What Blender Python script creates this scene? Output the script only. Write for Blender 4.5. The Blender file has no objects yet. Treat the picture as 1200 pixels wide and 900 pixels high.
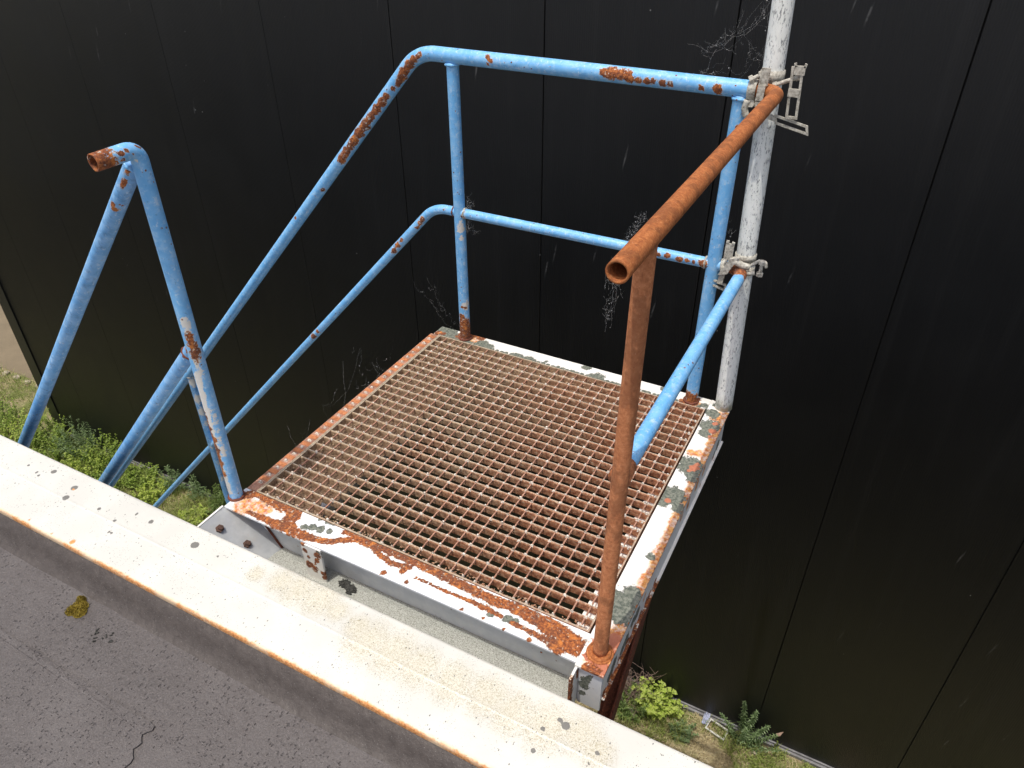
import bpy, bmesh, math, random
import numpy as np
from mathutils import Vector, noise
random.seed(7)
S = bpy.context.scene
COL = S.collection
# ------------------------------------------------------------------ camera
def setup_camera():
    rx, ry, rz = -0.60902, -0.0083, 0.4901
    ca, sa, cc, sc = math.cos(rx), math.sin(rx), math.cos(rz), math.sin(rz)
    f = Vector((-sc*ca, cc*ca, sa)); r0 = Vector((cc, sc, 0)); u0 = r0.cross(f)
    r = r0*math.cos(ry) + u0*math.sin(ry); u = -r0*math.sin(ry) + u0*math.cos(ry)
    cd = bpy.data.cameras.new('camera'); co = bpy.data.objects.new('camera', cd); COL.objects.link(co)
    from mathutils import Matrix
    M = Matrix(((r.x, u.x, -f.x, 1.49407), (r.y, u.y, -f.y, -1.00804), (r.z, u.z, -f.z, 1.54885), (0, 0, 0, 1)))
    co.matrix_world = M
    cd.sensor_width = 36; cd.lens = 868.885/1200*36; cd.clip_end = 2000; cd.clip_start = .02
    S.camera = co
setup_camera()
# ------------------------------------------------------------------ sky and sun
SUN = Vector((-0.075, -0.266, 1.0)).normalized()          # towards the sun
W = bpy.data.worlds.new('World'); S.world = W; W.use_nodes = True
nt = W.node_tree; bg = nt.nodes['Background']
sky = nt.nodes.new('ShaderNodeTexSky'); sky.sky_type = 'NISHITA'; sky.sun_disc = False
sky.sun_elevation = math.asin(SUN.z); sky.sun_rotation = math.atan2(SUN.x, SUN.y)
sky.dust_density = 5.0; sky.air_density = 0.9; sky.ozone_density = 1.0
nt.links.new(sky.outputs[0], bg.inputs[0]); bg.inputs[1].default_value = 0.15
sl = bpy.data.lights.new('sun', 'SUN'); sl.energy = 2.2; sl.angle = math.radians(0.53); sl.color = (1, .955, .88)
so = bpy.data.objects.new('sun', sl); COL.objects.link(so); so.location = (0, 0, 12)
so.rotation_euler = SUN.to_track_quat('Z', 'Y').to_euler()
S.view_settings.view_transform = 'Standard'; S.view_settings.look = 'None'; S.view_settings.gamma = 1
S.view_settings.exposure = 0.18
# ------------------------------------------------------------------ helpers
def thing(name, label=None, cat=None, loc=(0, 0, 0), group=None):
    o = bpy.data.objects.new(name, None); COL.objects.link(o); o.location = loc; o.empty_display_size = .1
    tag(o, label, cat, group); return o
def tag(o, label=None, cat=None, group=None, kind=None):
    if label: o['label'] = label
    if cat: o['category'] = cat
    if group: o['group'] = group
    if kind: o['kind'] = kind
    return o
def link(name, me, parent=None):
    """meshes are made in world coordinates; a part is shifted so that it keeps its place under its thing"""
    o = bpy.data.objects.new(name, me); COL.objects.link(o)
    if parent:
        p, off = parent, Vector((0, 0, 0))
        while p: off += p.location; p = p.parent
        o.parent = parent; o.location = -off
    return o
def mesh(name, V, F, mat=None, parent=None, smooth=False):
    me = bpy.data.meshes.new(name); me.from_pydata([tuple(v) for v in V], [], F); me.update()
    if mat:
        me.materials.append(mat)
    if smooth:
        me.polygons.foreach_set('use_smooth', [True]*len(me.polygons))
    return link(name, me, parent)
class MB:
    def __init__(s): s.v = []; s.f = []
    def add(s, V, F):
        b = len(s.v); s.v += [tuple(v) for v in V]; s.f += [tuple(i+b for i in f) for f in F]; return s
    def box(s, x0, x1, y0, y1, z0, z1):
        V = [(x, y, z) for z in (z0, z1) for y in (y0, y1) for x in (x0, x1)]
        return s.add(V, [(0, 2, 3, 1), (4, 5, 7, 6), (0, 1, 5, 4), (2, 6, 7, 3), (0, 4, 6, 2), (1, 3, 7, 5)])
    def obox(s, c, ax, ay, az):
        """box about c with half axes ax, ay, az"""
        c, ax, ay, az = map(Vector, (c, ax, ay, az))
        V = [c + ax*i + ay*j + az*k for k in (-1, 1) for j in (-1, 1) for i in (-1, 1)]
        return s.add(V, [(0, 2, 3, 1), (4, 5, 7, 6), (0, 1, 5, 4), (2, 6, 7, 3), (0, 4, 6, 2), (1, 3, 7, 5)])
    def gridbox(s, x0, x1, y0, y1, z0, z1, res=.006):
        """box whose faces are split into cells of about res"""
        def face(o, a, b):
            o, a, b = Vector(o), Vector(a), Vector(b)
            n = max(1, min(400, round(a.length/res))); m = max(1, min(400, round(b.length/res)))
            V = [o + a*(i/n) + b*(j/m) for j in range(m+1) for i in range(n+1)]
            s.add(V, [(j*(n+1)+i, j*(n+1)+i+1, (j+1)*(n+1)+i+1, (j+1)*(n+1)+i) for j in range(m) for i in range(n)])
        X, Y, Z = x1-x0, y1-y0, z1-z0
        face((x0, y0, z1), (X, 0, 0), (0, Y, 0)); face((x0, y1, z0), (X, 0, 0), (0, -Y, 0))
        face((x0, y0, z0), (X, 0, 0), (0, 0, Z)); face((x1, y1, z0), (-X, 0, 0), (0, 0, Z))
        face((x0, y1, z0), (0, -Y, 0), (0, 0, Z)); face((x1, y0, z0), (0, Y, 0), (0, 0, Z))
        return s
    def tube(s, P, r, n=24, inner=0, res=None, rmod=None):
        P = [Vector(p) for p in P]
        if res:
            Q = [P[0]]
            for a, b in zip(P, P[1:]):
                k = max(1, round((b-a).length/res)); Q += [a.lerp(b, i/k) for i in range(1, k+1)]
            P = Q
        T = []
        for i in range(len(P)):
            a = P[max(0, i-1)]; b = P[min(len(P)-1, i+1)]; T.append((b-a).normalized())
        up = Vector((0, 0, 1)) if abs(T[0].z) < .9 else Vector((1, 0, 0))
        u = T[0].cross(up).normalized(); fr = []
        for t in T:
            u = (u - t*u.dot(t)).normalized(); fr.append((u, t.cross(u)))
        rr = r if isinstance(r, (list, tuple)) else [r]*len(P)
        def shell(k, flip):
            V = []
            for p, (a, b), q in zip(P, fr, rr):
                V += [p + (a*math.cos(2*math.pi*j/n) + b*math.sin(2*math.pi*j/n))*(q*k) for j in range(n)]
            F = []
            for i in range(len(P)-1):
                for j in range(n):
                    j2 = (j+1) % n; q = (i*n+j, i*n+j2, (i+1)*n+j2, (i+1)*n+j)
                    F.append(q[::-1] if flip else q)
            return V, F
        V, F = shell(1, False); b0 = len(s.v); s.add(V, F); L = (len(P)-1)*n
        if inner:
            V2, F2 = shell(inner, True); b1 = len(s.v); s.add(V2, F2)
            for j in range(n):
                j2 = (j+1) % n
                s.f.append((b0+j2, b0+j, b1+j, b1+j2)); s.f.append((b0+L+j, b0+L+j2, b1+L+j2, b1+L+j))
        else:
            s.f.append(tuple(b0+j for j in range(n))[::-1]); s.f.append(tuple(b0+L+j for j in range(n)))
        return s
    def build(s, name, mat=None, parent=None, smooth=False, attrs=None):
        o = mesh(name, s.v, s.f, mat, parent, smooth)
        if attrs:
            co = np.array(s.v)
            for k, blobs in attrs.items():
                a = o.data.attributes.new(k, 'FLOAT', 'POINT')
                v = np.zeros(len(co))
                for (x, y, z, r) in blobs:
                    r = max(r, .002); d = np.linalg.norm(co - np.array((x, y, z)), axis=1)
                    v = np.maximum(v, 1 - d/(r*1.6))
                a.data.foreach_set('value', v.astype(np.float32))
        return o
def arc(P0, P1, P2, R, k=8):
    """polyline P0-P1-P2 with its corner rounded to radius R"""
    P0, P1, P2 = map(Vector, (P0, P1, P2)); a = (P0-P1).normalized(); b = (P2-P1).normalized()
    th = a.angle(b); t = R/math.tan(th/2); A = P1 + a*t; B = P1 + b*t
    c = P1 + (a+b).normalized()*(R/math.sin(th/2)); out = [P0]
    u = (A-c); v = (B-c); w = u.angle(v)
    for i in range(k+1):
        s_ = i/k; out.append(c + (u*math.sin((1-s_)*w) + v*math.sin(s_*w))/math.sin(w))
    return out + [P2]
# ------------------------------------------------------------------ material helpers
class N:
    def __init__(s, name):
        s.m = bpy.data.materials.new(name); s.m.use_nodes = True; s.t = s.m.node_tree
        s.b = s.t.nodes['Principled BSDF']; s.pos = s.n('ShaderNodeNewGeometry').outputs['Position']
    def n(s, typ, **k):
        q = s.t.nodes.new(typ)
        for a, b in k.items(): setattr(q, a, b)
        return q
    def put(s, sock, v):
        if hasattr(v, 'is_linked') or isinstance(v, bpy.types.NodeSocket): s.t.links.new(v, sock)
        elif isinstance(v, (tuple, list)) and sock.type == 'RGBA' and len(v) == 3: sock.default_value = (*v, 1)
        else: sock.default_value = v
    def map(s, scale=(1, 1, 1), rot=(0, 0, 0), src=None):
        q = s.n('ShaderNodeMapping'); q.inputs['Scale'].default_value = scale; q.inputs['Rotation'].default_value = rot
        s.t.links.new(src or s.pos, q.inputs['Vector']); return q.outputs[0]
    def noise(s, scale, detail=4, rough=.55, vec=None, dist=0, col=False):
        q = s.n('ShaderNodeTexNoise'); q.inputs['Scale'].default_value = scale; q.inputs['Detail'].default_value = detail
        q.inputs['Roughness'].default_value = rough; q.inputs['Distortion'].default_value = dist
        s.t.links.new(vec or s.pos, q.inputs['Vector']); return q.outputs['Color' if col else 'Fac']
    def vor(s, scale, vec=None, feature='F1', out='Distance', rnd=1):
        q = s.n('ShaderNodeTexVoronoi'); q.feature = feature; q.inputs['Scale'].default_value = scale; q.inputs['Randomness'].default_value = rnd
        s.t.links.new(vec or s.pos, q.inputs['Vector']); return q.outputs[out]
    def math(s, op, a, b=0, c=None, clamp=False):
        q = s.n('ShaderNodeMath', operation=op, use_clamp=clamp); s.put(q.inputs[0], a); s.put(q.inputs[1], b)
        if c is not None: s.put(q.inputs[2], c)
        return q.outputs[0]
    def ramp(s, v, lo, hi, a=0., b=1.):
        q = s.n('ShaderNodeMapRange'); q.interpolation_type = 'SMOOTHSTEP'; s.put(q.inputs[0], v)
        for i, x in enumerate((lo, hi, a, b)): q.inputs[i+1].default_value = x
        return q.outputs[0]
    def mix(s, f, a, b, blend='MIX'):
        q = s.n('ShaderNodeMix', data_type='RGBA', blend_type=blend); s.put(q.inputs[0], f); s.put(q.inputs[6], a); s.put(q.inputs[7], b)
        return q.outputs[2]
    def cramp(s, v, stops):
        q = s.n('ShaderNodeValToRGB'); e = q.color_ramp.elements
        while len(e) < len(stops): e.new(.5)
        for i, (p, c) in enumerate(stops): e[i].position = p; e[i].color = (*c, 1)
        s.t.links.new(v, q.inputs[0]); return q.outputs[0]
    def attr(s, k):
        q = s.n('ShaderNodeAttribute'); q.attribute_name = k; return q.outputs['Fac']
    def sep(s, ax):
        q = s.n('ShaderNodeSeparateXYZ'); s.t.links.new(s.pos, q.inputs[0]); return q.outputs[ax]
    def bump(s, h, dist=.002, strength=1., prev=None):
        q = s.n('ShaderNodeBump'); q.inputs['Distance'].default_value = dist; q.inputs['Strength'].default_value = strength
        s.t.links.new(h, q.inputs['Height'])
        if prev: s.t.links.new(prev, q.inputs['Normal'])
        return q.outputs[0]
    def fin(s, col=None, rough=None, normal=None, metal=None, spec=None):
        for k, v in (('Base Color', col), ('Roughness', rough), ('Normal', normal), ('Metallic', metal), ('Specular IOR Level', spec)):
            if v is not None: s.put(s.b.inputs[k], v)
        return s.m
def rust_colour(m, fine=140):
    a = m.noise(fine, 5, .65); b = m.noise(18, 3, .6)
    c1 = m.cramp(a, [(.32, (.07, .022, .012)), (.46, (.21, .062, .022)), (.58, (.42, .13, .034)), (.70, (.62, .27, .08))])
    c2 = m.mix(.6, c1, (.12, .050, .032)); c3 = m.mix(.55, c1, (.68, .24, .05)); d = m.noise(38, 4, .6)
    return m.mix(m.ramp(d, .54, .66), m.mix(m.ramp(b, .42, .62), c1, c2), c3)
def worn_paint(name, base, base2, specks=.5, gloss=.42, edge=None, chip=.0, grime=.0, streak=None):
    """paint with rust, lichen, bare undercoat and orange stain where the mesh carries those marks"""
    m = N(name)
    n1 = m.noise(26, 5, .6); n2 = m.noise(120, 4, .6); n3 = m.noise(9, 3, .5)
    col = m.mix(m.ramp(n1, .35, .68), base, base2)
    if streak:
        sv = m.map(streak[0]); sn = m.noise(1, 4, .65, sv); col = m.mix(m.math('MULTIPLY', m.ramp(sn, .5, .66), streak[2]), col, streak[1]); wv = m.noise(1, 5, .7, m.map((95, 95, 55))); col = m.mix(m.math('MULTIPLY', m.ramp(wv, .56, .66), .55), col, (.62, .74, .86)); wd = m.noise(1, 5, .7, m.map((120, 120, 80), (.3, 0, 0))); col = m.mix(m.math('MULTIPLY', m.ramp(wd, .60, .68), .5), col, (.06, .17, .36))
    if grime: col = m.mix(m.math('MULTIPLY', m.ramp(m.noise(5, 6, .7), .45, .75), grime), col, (.36, .34, .25))
    jit = m.math('MULTIPLY', m.math('SUBTRACT', m.noise(48, 6, .75, dist=.4), .5), 1.7)
    jit2 = m.math('MULTIPLY', m.math('SUBTRACT', m.noise(210, 3, .6), .5), .5)
    jj = m.math('ADD', jit, jit2)
    def mask(k, w=.05, g=1.):
        a = m.attr(k); gate = m.ramp(a, .02, .12); v = m.math('ADD', a, m.math('MULTIPLY', jj, g)); v = m.math('ADD', v, m.math('MULTIPLY', m.ramp(a, .3, .7), .3))
        return m.math('MULTIPLY', m.ramp(v, .30-w, .30+w), gate)
    # small random chips
    sp = m.vor(60); gate = m.ramp(m.noise(14, 3, .6), .60-.10*specks, .70-.10*specks)
    spm = m.math('MULTIPLY', m.ramp(m.math('ADD', sp, m.math('MULTIPLY', jj, .35)), .16, .11), gate)
    pm = mask('peel'); col = m.mix(pm, col, m.mix(n2, (.62, .60, .55), (.78, .77, .72)))
    om = m.ramp(m.math('ADD', m.attr('orange'), m.math('MULTIPLY', jit, .5)), .06, .42); col = m.mix(m.math('MULTIPLY', om, m.ramp(m.noise(55, 5, .7), .32, .58, .35, 1.)), col, m.mix(m.ramp(m.noise(70, 5, .7), .38, .62), (.48, .13, .03), (.74, .38, .11)))
    # halo of pale orange round the rust
    ra = m.attr('rust'); halo = m.ramp(m.math('ADD', ra, jj), .14, .32); halo = m.math('MULTIPLY', halo, m.ramp(ra, .02, .1))
    col = m.mix(m.math('MULTIPLY', halo, .8), col, m.mix(m.ramp(m.noise(60, 3), .42, .58), (.74, .66, .54), (.72, .50, .28)))
    lm = mask('lichen'); col = m.mix(lm, col, m.mix(m.ramp(n2, .35, .65), (.085, .10, .080), (.22, .23, .185)))
    rd = mask('red'); col = m.mix(rd, col, m.mix(n2, (.40, .11, .055), (.52, .22, .13)))
    isl = m.math('MAXIMUM', m.ramp(m.noise(85, 5, .7), .36, .42), m.ramp(ra, .75, .95)); rm = m.math('MAXIMUM', m.math('MULTIPLY', mask('rust'), isl), spm)
    col = m.mix(rm, col, rust_colour(m))
    h = m.math('ADD', m.math('MULTIPLY', m.math('MAXIMUM', rm, lm), m.math('ADD', m.noise(210, 4, .6), .3)), m.math('MULTIPLY', n2, .12))
    rough = m.math('ADD', gloss, m.math('MULTIPLY', m.math('MAXIMUM', rm, m.math('MAXIMUM', lm, om)), .5), clamp=True)
    return m.fin(col, rough, m.bump(h, .0014, .9))
def rust_mat(name, a, b, c, d=None, fine=160, patch=22):
    m = N(name); n1 = m.noise(fine, 6, .7); n2 = m.noise(patch, 4, .6, m.map((1, 1, .6)))
    c1 = m.cramp(n1, [(.30, a), (.47, b), (.62, c), (.76, d or c)])
    c2 = m.mix(m.math('MULTIPLY', m.ramp(n2, .50, .60), .55), c1, tuple(x*.45 for x in b))
    fl = m.ramp(m.noise(420, 2, .5), .66, .74); c2 = m.mix(m.math('MULTIPLY', fl, .35), c2, (.66, .42, .26))
    return m.fin(c2, .82, m.bump(m.math('ADD', n1, m.math('MULTIPLY', n2, .5)), .0016, .8))
M = {}
M['blue'] = worn_paint('weathered_blue_paint', (.15, .44, .79), (.23, .53, .86), 1.2, .44, streak=((50, 50, 75), (.42, .64, .86), .5))
M['blue_low'] = worn_paint('chalky_blue_paint', (.13, .38, .72), (.25, .50, .80), .7, .52, streak=((60, 60, 42), (.11, .27, .52), .65))
M['white'] = worn_paint('flaking_white_paint', (.74, .76, .78), (.82, .83, .82), .35, .45)
M['white_warm'] = worn_paint('flaking_cream_paint', (.78, .76, .70), (.84, .83, .79), .3, .45)
M['fill_lit_cream'] = worn_paint('fill_lit_cream_paint', (.86, .85, .80), (.90, .89, .86), .3, .4)  # brighter copy of the cream paint, side fill light put into its colour
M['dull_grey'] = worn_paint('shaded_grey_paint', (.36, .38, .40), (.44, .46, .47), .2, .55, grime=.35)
M['grey_paint'] = worn_paint('dull_grey_paint', (.66, .69, .72), (.74, .76, .78), .2, .5, grime=.3)
M['stair_paint'] = worn_paint('stair_grey_paint', (.40, .42, .44), (.5, .5, .5), .6, .6, grime=.5)
M['rust_orange'] = rust_mat('orange_rust', (.20, .055, .013), (.36, .110, .028), (.47, .17, .048), (.66, .34, .15))
M['rust_post'] = rust_mat('brown_rust', (.30, .092, .036), (.46, .165, .062), (.56, .225, .095), (.66, .32, .16), 110)
M['rust_dark'] = rust_mat('dark_rust', (.07, .022, .012), (.15, .042, .022), (.22, .065, .03), (.32, .12, .06))
def grate_mat(name, pale):
    m = N(name); n1 = m.noise(90, 5, .65); n2 = m.noise(7, 3, .55); n3 = m.noise(300, 3, .6)
    c = m.cramp(n1, [(.30, (.12, .040, .020)), (.44, (.30, .105, .044)), (.56, (.44, .19, .09)), (.70, (.62, .44, .29))])
    # left and far side paler and mossy, right side redder
    g = m.math('ADD', m.math('MULTIPLY', m.sep('X'), -.9), m.math('ADD', m.math('MULTIPLY', n2, 1.1), m.math('MULTIPLY', m.sep('Y'), .12)))
    c = m.mix(m.ramp(g, -.35, .55, .0, .8), c, m.mix(m.ramp(n1, .35, .65), (.24, .155, .085), (.48, .37, .23)))
    c = m.mix(m.math('MULTIPLY', m.ramp(n3, .52, .7), pale), c, (.55, .48, .36))
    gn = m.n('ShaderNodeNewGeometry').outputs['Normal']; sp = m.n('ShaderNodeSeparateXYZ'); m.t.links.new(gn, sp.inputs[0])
    up_tint = m.math('MULTIPLY', m.ramp(sp.outputs[2], .55, .98), m.ramp(m.noise(60, 4, .7), .35, .6, .25, .75)); c = m.mix(up_tint, c, (.45, .41, .32))   # patchy paler tint on faces turned upward
    c = m.mix(m.math('MULTIPLY', m.ramp(m.noise(150, 4, .7), .60, .66), .75), c, (.055, .030, .020))
    return m.fin(c, .85, m.bump(m.math('ADD', n1, n3), .0012, .8))
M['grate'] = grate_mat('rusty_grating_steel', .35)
M['mud'] = (lambda m: m.fin(m.cramp(m.noise(230, 5, .7), [(.32, (.045, .026, .016)), (.48, (.12, .070, .042)), (.60, (.22, .15, .095)), (.72, (.44, .37, .27))]), .9, m.bump(m.noise(230, 4, .7), .003, .9)))(N('caked_mud'))
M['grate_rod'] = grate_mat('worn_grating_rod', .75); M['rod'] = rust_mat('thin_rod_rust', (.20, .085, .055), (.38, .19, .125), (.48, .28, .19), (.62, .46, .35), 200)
M['grate_node'] = (lambda m: m.fin(m.cramp(m.noise(200, 3), [(.35, (.26, .18, .12)), (.48, (.60, .52, .42)), (.62, (.84, .80, .70))]), .7))(N('bare_grating_knot'))
def mat_galv():
    m = N('flaking_galvanised_paint'); n = m.noise(30, 4, .6)
    v = m.map((210, 210, 70), (0, .05, 0)); fl = m.noise(1, 5, .7, v); gate = m.ramp(m.noise(1, 3, .6, m.map((60, 60, 14))), .36, .56)
    k = m.math('MULTIPLY', m.ramp(fl, .54, .59), gate)
    c = m.mix(m.ramp(n, .35, .7), (.80, .82, .77), (.87, .88, .83)); c = m.mix(k, c, (.26, .27, .27))
    c = m.mix(m.math('MULTIPLY', m.ramp(m.sep('Z'), .07, .0), m.ramp(n, .35, .55)), c, (.45, .44, .33))
    return m.fin(c, .55, m.bump(m.math('SUBTRACT', n, k), .001, .6))
M['galv'] = mat_galv()
def mat_coupler():
    m = N('dirty_coupler_steel'); n = m.noise(120, 5, .65); c = m.cramp(n, [(.3, (.14, .12, .09)), (.45, (.40, .38, .32)), (.62, (.60, .58, .50)), (.8, (.70, .68, .62))])
    return m.fin(c, .6, m.bump(n, .0015, .9))
M['coupler'] = mat_coupler()
def mat_cap():
    m = N('white_coated_parapet_metal')
    n = m.noise(6, 4, .6); n2 = m.noise(160, 4, .65); jit = m.math('MULTIPLY', m.math('SUBTRACT', m.noise(60, 5, .7), .5), .6)
    c = m.mix(m.ramp(n, .35, .7), (.605, .60, .545), (.675, .67, .605))
    # speckled dirt where water stands
    d = m.math('ADD', m.attr('dirt'), m.math('MULTIPLY', jit, .9)); dsp = m.math('MAXIMUM', m.ramp(m.noise(420, 3, .7), .50, .60), m.ramp(m.noise(170, 5, .7), .55, .64)); dm = m.math('MULTIPLY', m.ramp(d, .0, .62), dsp)
    c = m.mix(m.math('MULTIPLY', dm, .9), c, (.26, .22, .12))
    c = m.mix(m.math('MULTIPLY', m.ramp(d, .0, .9), .42), c, (.66, .61, .45))
    # tiny dark pits and scratches
    v1 = m.vor(95, m.map((1, .55, 1), (0, 0, .5))); g1 = m.ramp(m.noise(13, 4, .6), .36, .50)
    pit = m.math('MULTIPLY', m.ramp(m.math('ADD', v1, m.math('MULTIPLY', jit, .35)), .13, .08), g1)
    v2 = m.vor(230); pit2 = m.math('MULTIPLY', m.ramp(v2, .19, .13), m.ramp(m.noise(22, 3, .6), .44, .56))
    c = m.mix(m.math("MULTIPLY", m.math("MAXIMUM", pit, pit2), .95), c, (.09, .095, .085))
    ch = m.math('MULTIPLY', m.ramp(m.math('ADD', m.attr('chip'), m.math('MULTIPLY', jit, .6)), .30, .38), m.ramp(m.attr('chip'), .02, .1))
    c = m.mix(ch, c, m.mix(n2, (.14, .14, .13), (.24, .23, .2)))
    # rust creeping in from the inner edge
    e = m.math('ADD', m.math('MULTIPLY', m.math('ADD', m.sep('Y'), .3250), -150), m.math('MULTIPLY', jit, 3.4))
    em = m.math('MULTIPLY', m.ramp(e, -.75, .15), m.ramp(m.noise(11, 4, .6), .38, .55, .35, 1.)); c = m.mix(m.math('MULTIPLY', m.ramp(e, -1.3, -.3), .6), c, (.74, .60, .36))
    rb = m.math('ADD', m.attr('rust'), m.math('MULTIPLY', jit, .9)); em = m.math('MAXIMUM', em, m.math('MULTIPLY', m.ramp(rb, .3, .5), m.ramp(m.attr('rust'), .02, .1)))
    c = m.mix(em, c, m.cramp(n2, [(.35, (.36, .13, .04)), (.5, (.62, .27, .09)), (.68, (.74, .44, .18))]))
    h = m.math('SUBTRACT', m.math('MULTIPLY', m.math('ADD', n2, m.noise(34, 4, .6)), .35), m.math('MAXIMUM', pit, m.math('MAXIMUM', ch, em)))
    return m.fin(c, m.math('ADD', .45, m.math('MULTIPLY', em, .4)), m.bump(h, .0009, .6))
M['cap'] = mat_cap()
def mat_roof(name, smooth=0):
    m = N(name); n = m.noise(3.2, 5, .6); n2 = m.noise(240, 4, .65); n3 = m.noise(40, 5, .6)
    c = m.cramp(n, [(.3, (.058, .050, .046)), (.5, (.082, .072, .067)), (.7, (.106, .096, .090))])
    c = m.mix(m.ramp(n2, .30, .75, 0, .6), c, (.155, .14, .135)) if not smooth else m.mix(m.ramp(n3, .35, .7, 0, .5), (.052, .042, .036), (.085, .071, .062))
    # short cracks and pits in the felt
    va = m.map((1, .55, 1), (0, 0, .75)); v = m.vor(100, va); jit = m.math('SUBTRACT', n3, .5)
    pit = m.math('MULTIPLY', m.ramp(m.math('ADD', v, m.math('MULTIPLY', jit, .5)), .22, .12), m.ramp(m.noise(7, 5, .65), .40, .54))
    vb = m.vor(150, m.map((.5, 1.1, 1), (0, 0, .3))); pit = m.math('MAXIMUM', pit, m.math('MULTIPLY', m.ramp(m.math('ADD', vb, m.math('MULTIPLY', jit, .5)), .20, .10), m.ramp(m.noise(12, 4, .6), .40, .60)))
    if smooth: pit = m.math('MULTIPLY', pit, .15)
    c = m.mix(m.math('MULTIPLY', pit, .55), c, (.030, .027, .026))
    fl = m.ramp(m.noise(500, 1), .70, .76); c = m.mix(m.math('MULTIPLY', fl, .5), c, (.42, .41, .40))
    h = m.math('ADD', m.math('MULTIPLY', n2, .55 if not smooth else .12), m.math('ADD', m.math('MULTIPLY', n3, 1.1), m.math('MULTIPLY', pit, -1.)))
    return m.fin(c, .60 if not smooth else .55, m.bump(h, .0034, .9))
M['roof'] = mat_roof('bitumen_roofing_felt'); M['upstand'] = mat_roof('smooth_bitumen_upstand', 1)
def mat_clad():
    m = N('black_coated_cladding'); n = m.noise(2.2, 4, .6)
    c = m.mix(n, (.0016, .0018, .0022), (.0030, .0032, .0036))
    rv = m.map((1, 1, 1), (0, -.17, 0)); vx = m.map((24, 1, 2.2), src=rv); vd = m.vor(1.15, vx); vc = m.vor(1.15, vx, out='Color')
    sepc = m.n('ShaderNodeSeparateColor'); m.t.links.new(vc, sepc.inputs[0])
    st = m.math('MULTIPLY', m.math('MULTIPLY', m.ramp(vd, .22, .05), m.math('MULTIPLY', m.ramp(sepc.outputs[0], .88, .94), m.ramp(m.noise(.55, 2, .5, m.map((1, 1, 1), (0, 0, 0))), .38, .54))), m.ramp(m.noise(30, 3, .6), .35, .6))
    c = m.mix(m.math('MULTIPLY', st, .42), c, (.18, .18, .175))
    sp = m.math('MULTIPLY', m.ramp(m.vor(7.), .032, .016), m.ramp(m.noise(1.4, 2), .5, .6)); c = m.mix(m.math('MULTIPLY', sp, .5), c, (.5, .5, .48))
    runs = m.ramp(m.noise(1, 4, .6, m.map((14, 1, .55))), .5, .8); c = m.mix(m.math('MULTIPLY', runs, .07), c, (.055, .055, .052))
    rib = m.math('SINE', m.math('MULTIPLY', m.sep('X'), 2*math.pi/.0125)); 
    return m.fin(c, m.math('ADD', .42, m.math('MULTIPLY', n, .12)), m.bump(m.math('ADD', m.math('MULTIPLY', rib, .5), m.math('MULTIPLY', m.noise(1.1, 2), 2.5)), .0009, .8), spec=.60)
M['clad'] = mat_clad()
def flat(name, c, r=.6, var=.25, sc=30, metal=0, spec=None, bump=.001):
    m = N(name); n = m.noise(sc, 4, .6)
    return m.fin(m.mix(m.ramp(n, .3, .7), tuple(x*(1-var) for x in c), tuple(min(1, x*(1+var)) for x in c)), r, m.bump(n, bump, .5), metal=metal, spec=spec)
M['joint'] = flat('joint_sealant', (.004, .004, .004), .9)
M['black_trim'] = flat('black_corner_metal', (.014, .015, .016), .42, .15, 5)
M['rail_metal'] = flat('weathered_zinc_strip', (.20, .20, .21), .5, .3, 12)
M['render'] = flat('dark_wall_render', (.055, .050, .046), .85, .15, 6)
M['bolt'] = flat('rusty_bolt', (.10, .055, .04), .85, .5, 200)
M['moss'] = (lambda m: m.fin(m.cramp(m.noise(160, 4, .6), [(.3, (.11, .075, .008)), (.5, (.26, .19, .02)), (.7, (.42, .33, .05))]), .9))(N('yellow_green_moss'))
M['web'] = flat('cobweb_silk', (.5, .5, .49), .6, .1)
def leaf(name, a, b, c, tr=.35):
    m = N(name); o = m.noise(9, 2, .5); n = m.noise(55, 2, .5)
    col = m.mix(m.ramp(n, .35, .65), m.mix(m.ramp(o, .35, .65), a, b), c)
    m.fin(col, .55)
    t = m.n('ShaderNodeBsdfTranslucent'); m.t.links.new(col, t.inputs[0]); mx = m.n('ShaderNodeMixShader'); mx.inputs[0].default_value = tr
    m.t.links.new(m.b.outputs[0], mx.inputs[1]); m.t.links.new(t.outputs[0], mx.inputs[2])
    m.t.links.new(mx.outputs[0], m.t.nodes['Material Output'].inputs[0]); return m.m
M['leaf_lush'] = leaf('lush_weed_leaf', (.18, .29, .03), (.27, .39, .055), (.36, .46, .11))
M['leaf_dark'] = leaf('dull_weed_leaf', (.11, .19, .04), (.18, .27, .065), (.26, .35, .12))
M['leaf_yellow'] = leaf('yellow_green_leaf', (.30, .44, .05), (.42, .55, .08), (.54, .62, .16))
M['leaf_blue'] = leaf('grey_green_needle', (.12, .20, .07), (.19, .29, .12), (.30, .40, .20))
M['grass_green'] = leaf('green_grass_blade', (.18, .26, .04), (.28, .36, .08), (.38, .42, .14))
M['grass_dry'] = leaf('dry_straw_blade', (.40, .33, .15), (.50, .42, .22), (.62, .54, .33), .15)
M['twig'] = flat('dead_twig', (.24, .17, .14), .9, .3, 60)
def mat_ground():
    m = N('sandy_soil'); n = m.noise(4, 5, .6); n2 = m.noise(60, 5, .7); n3 = m.noise(1.3, 3, .5)
    c = m.cramp(n2, [(.3, (.17, .13, .07)), (.5, (.33, .27, .15)), (.7, (.46, .40, .26))])
    c = m.mix(m.ramp(n, .42, .6), c, m.mix(n2, (.10, .13, .03), (.24, .25, .09)))
    return m.fin(c, .95, m.bump(n2, .02, .8))
M['ground'] = mat_ground()
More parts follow.
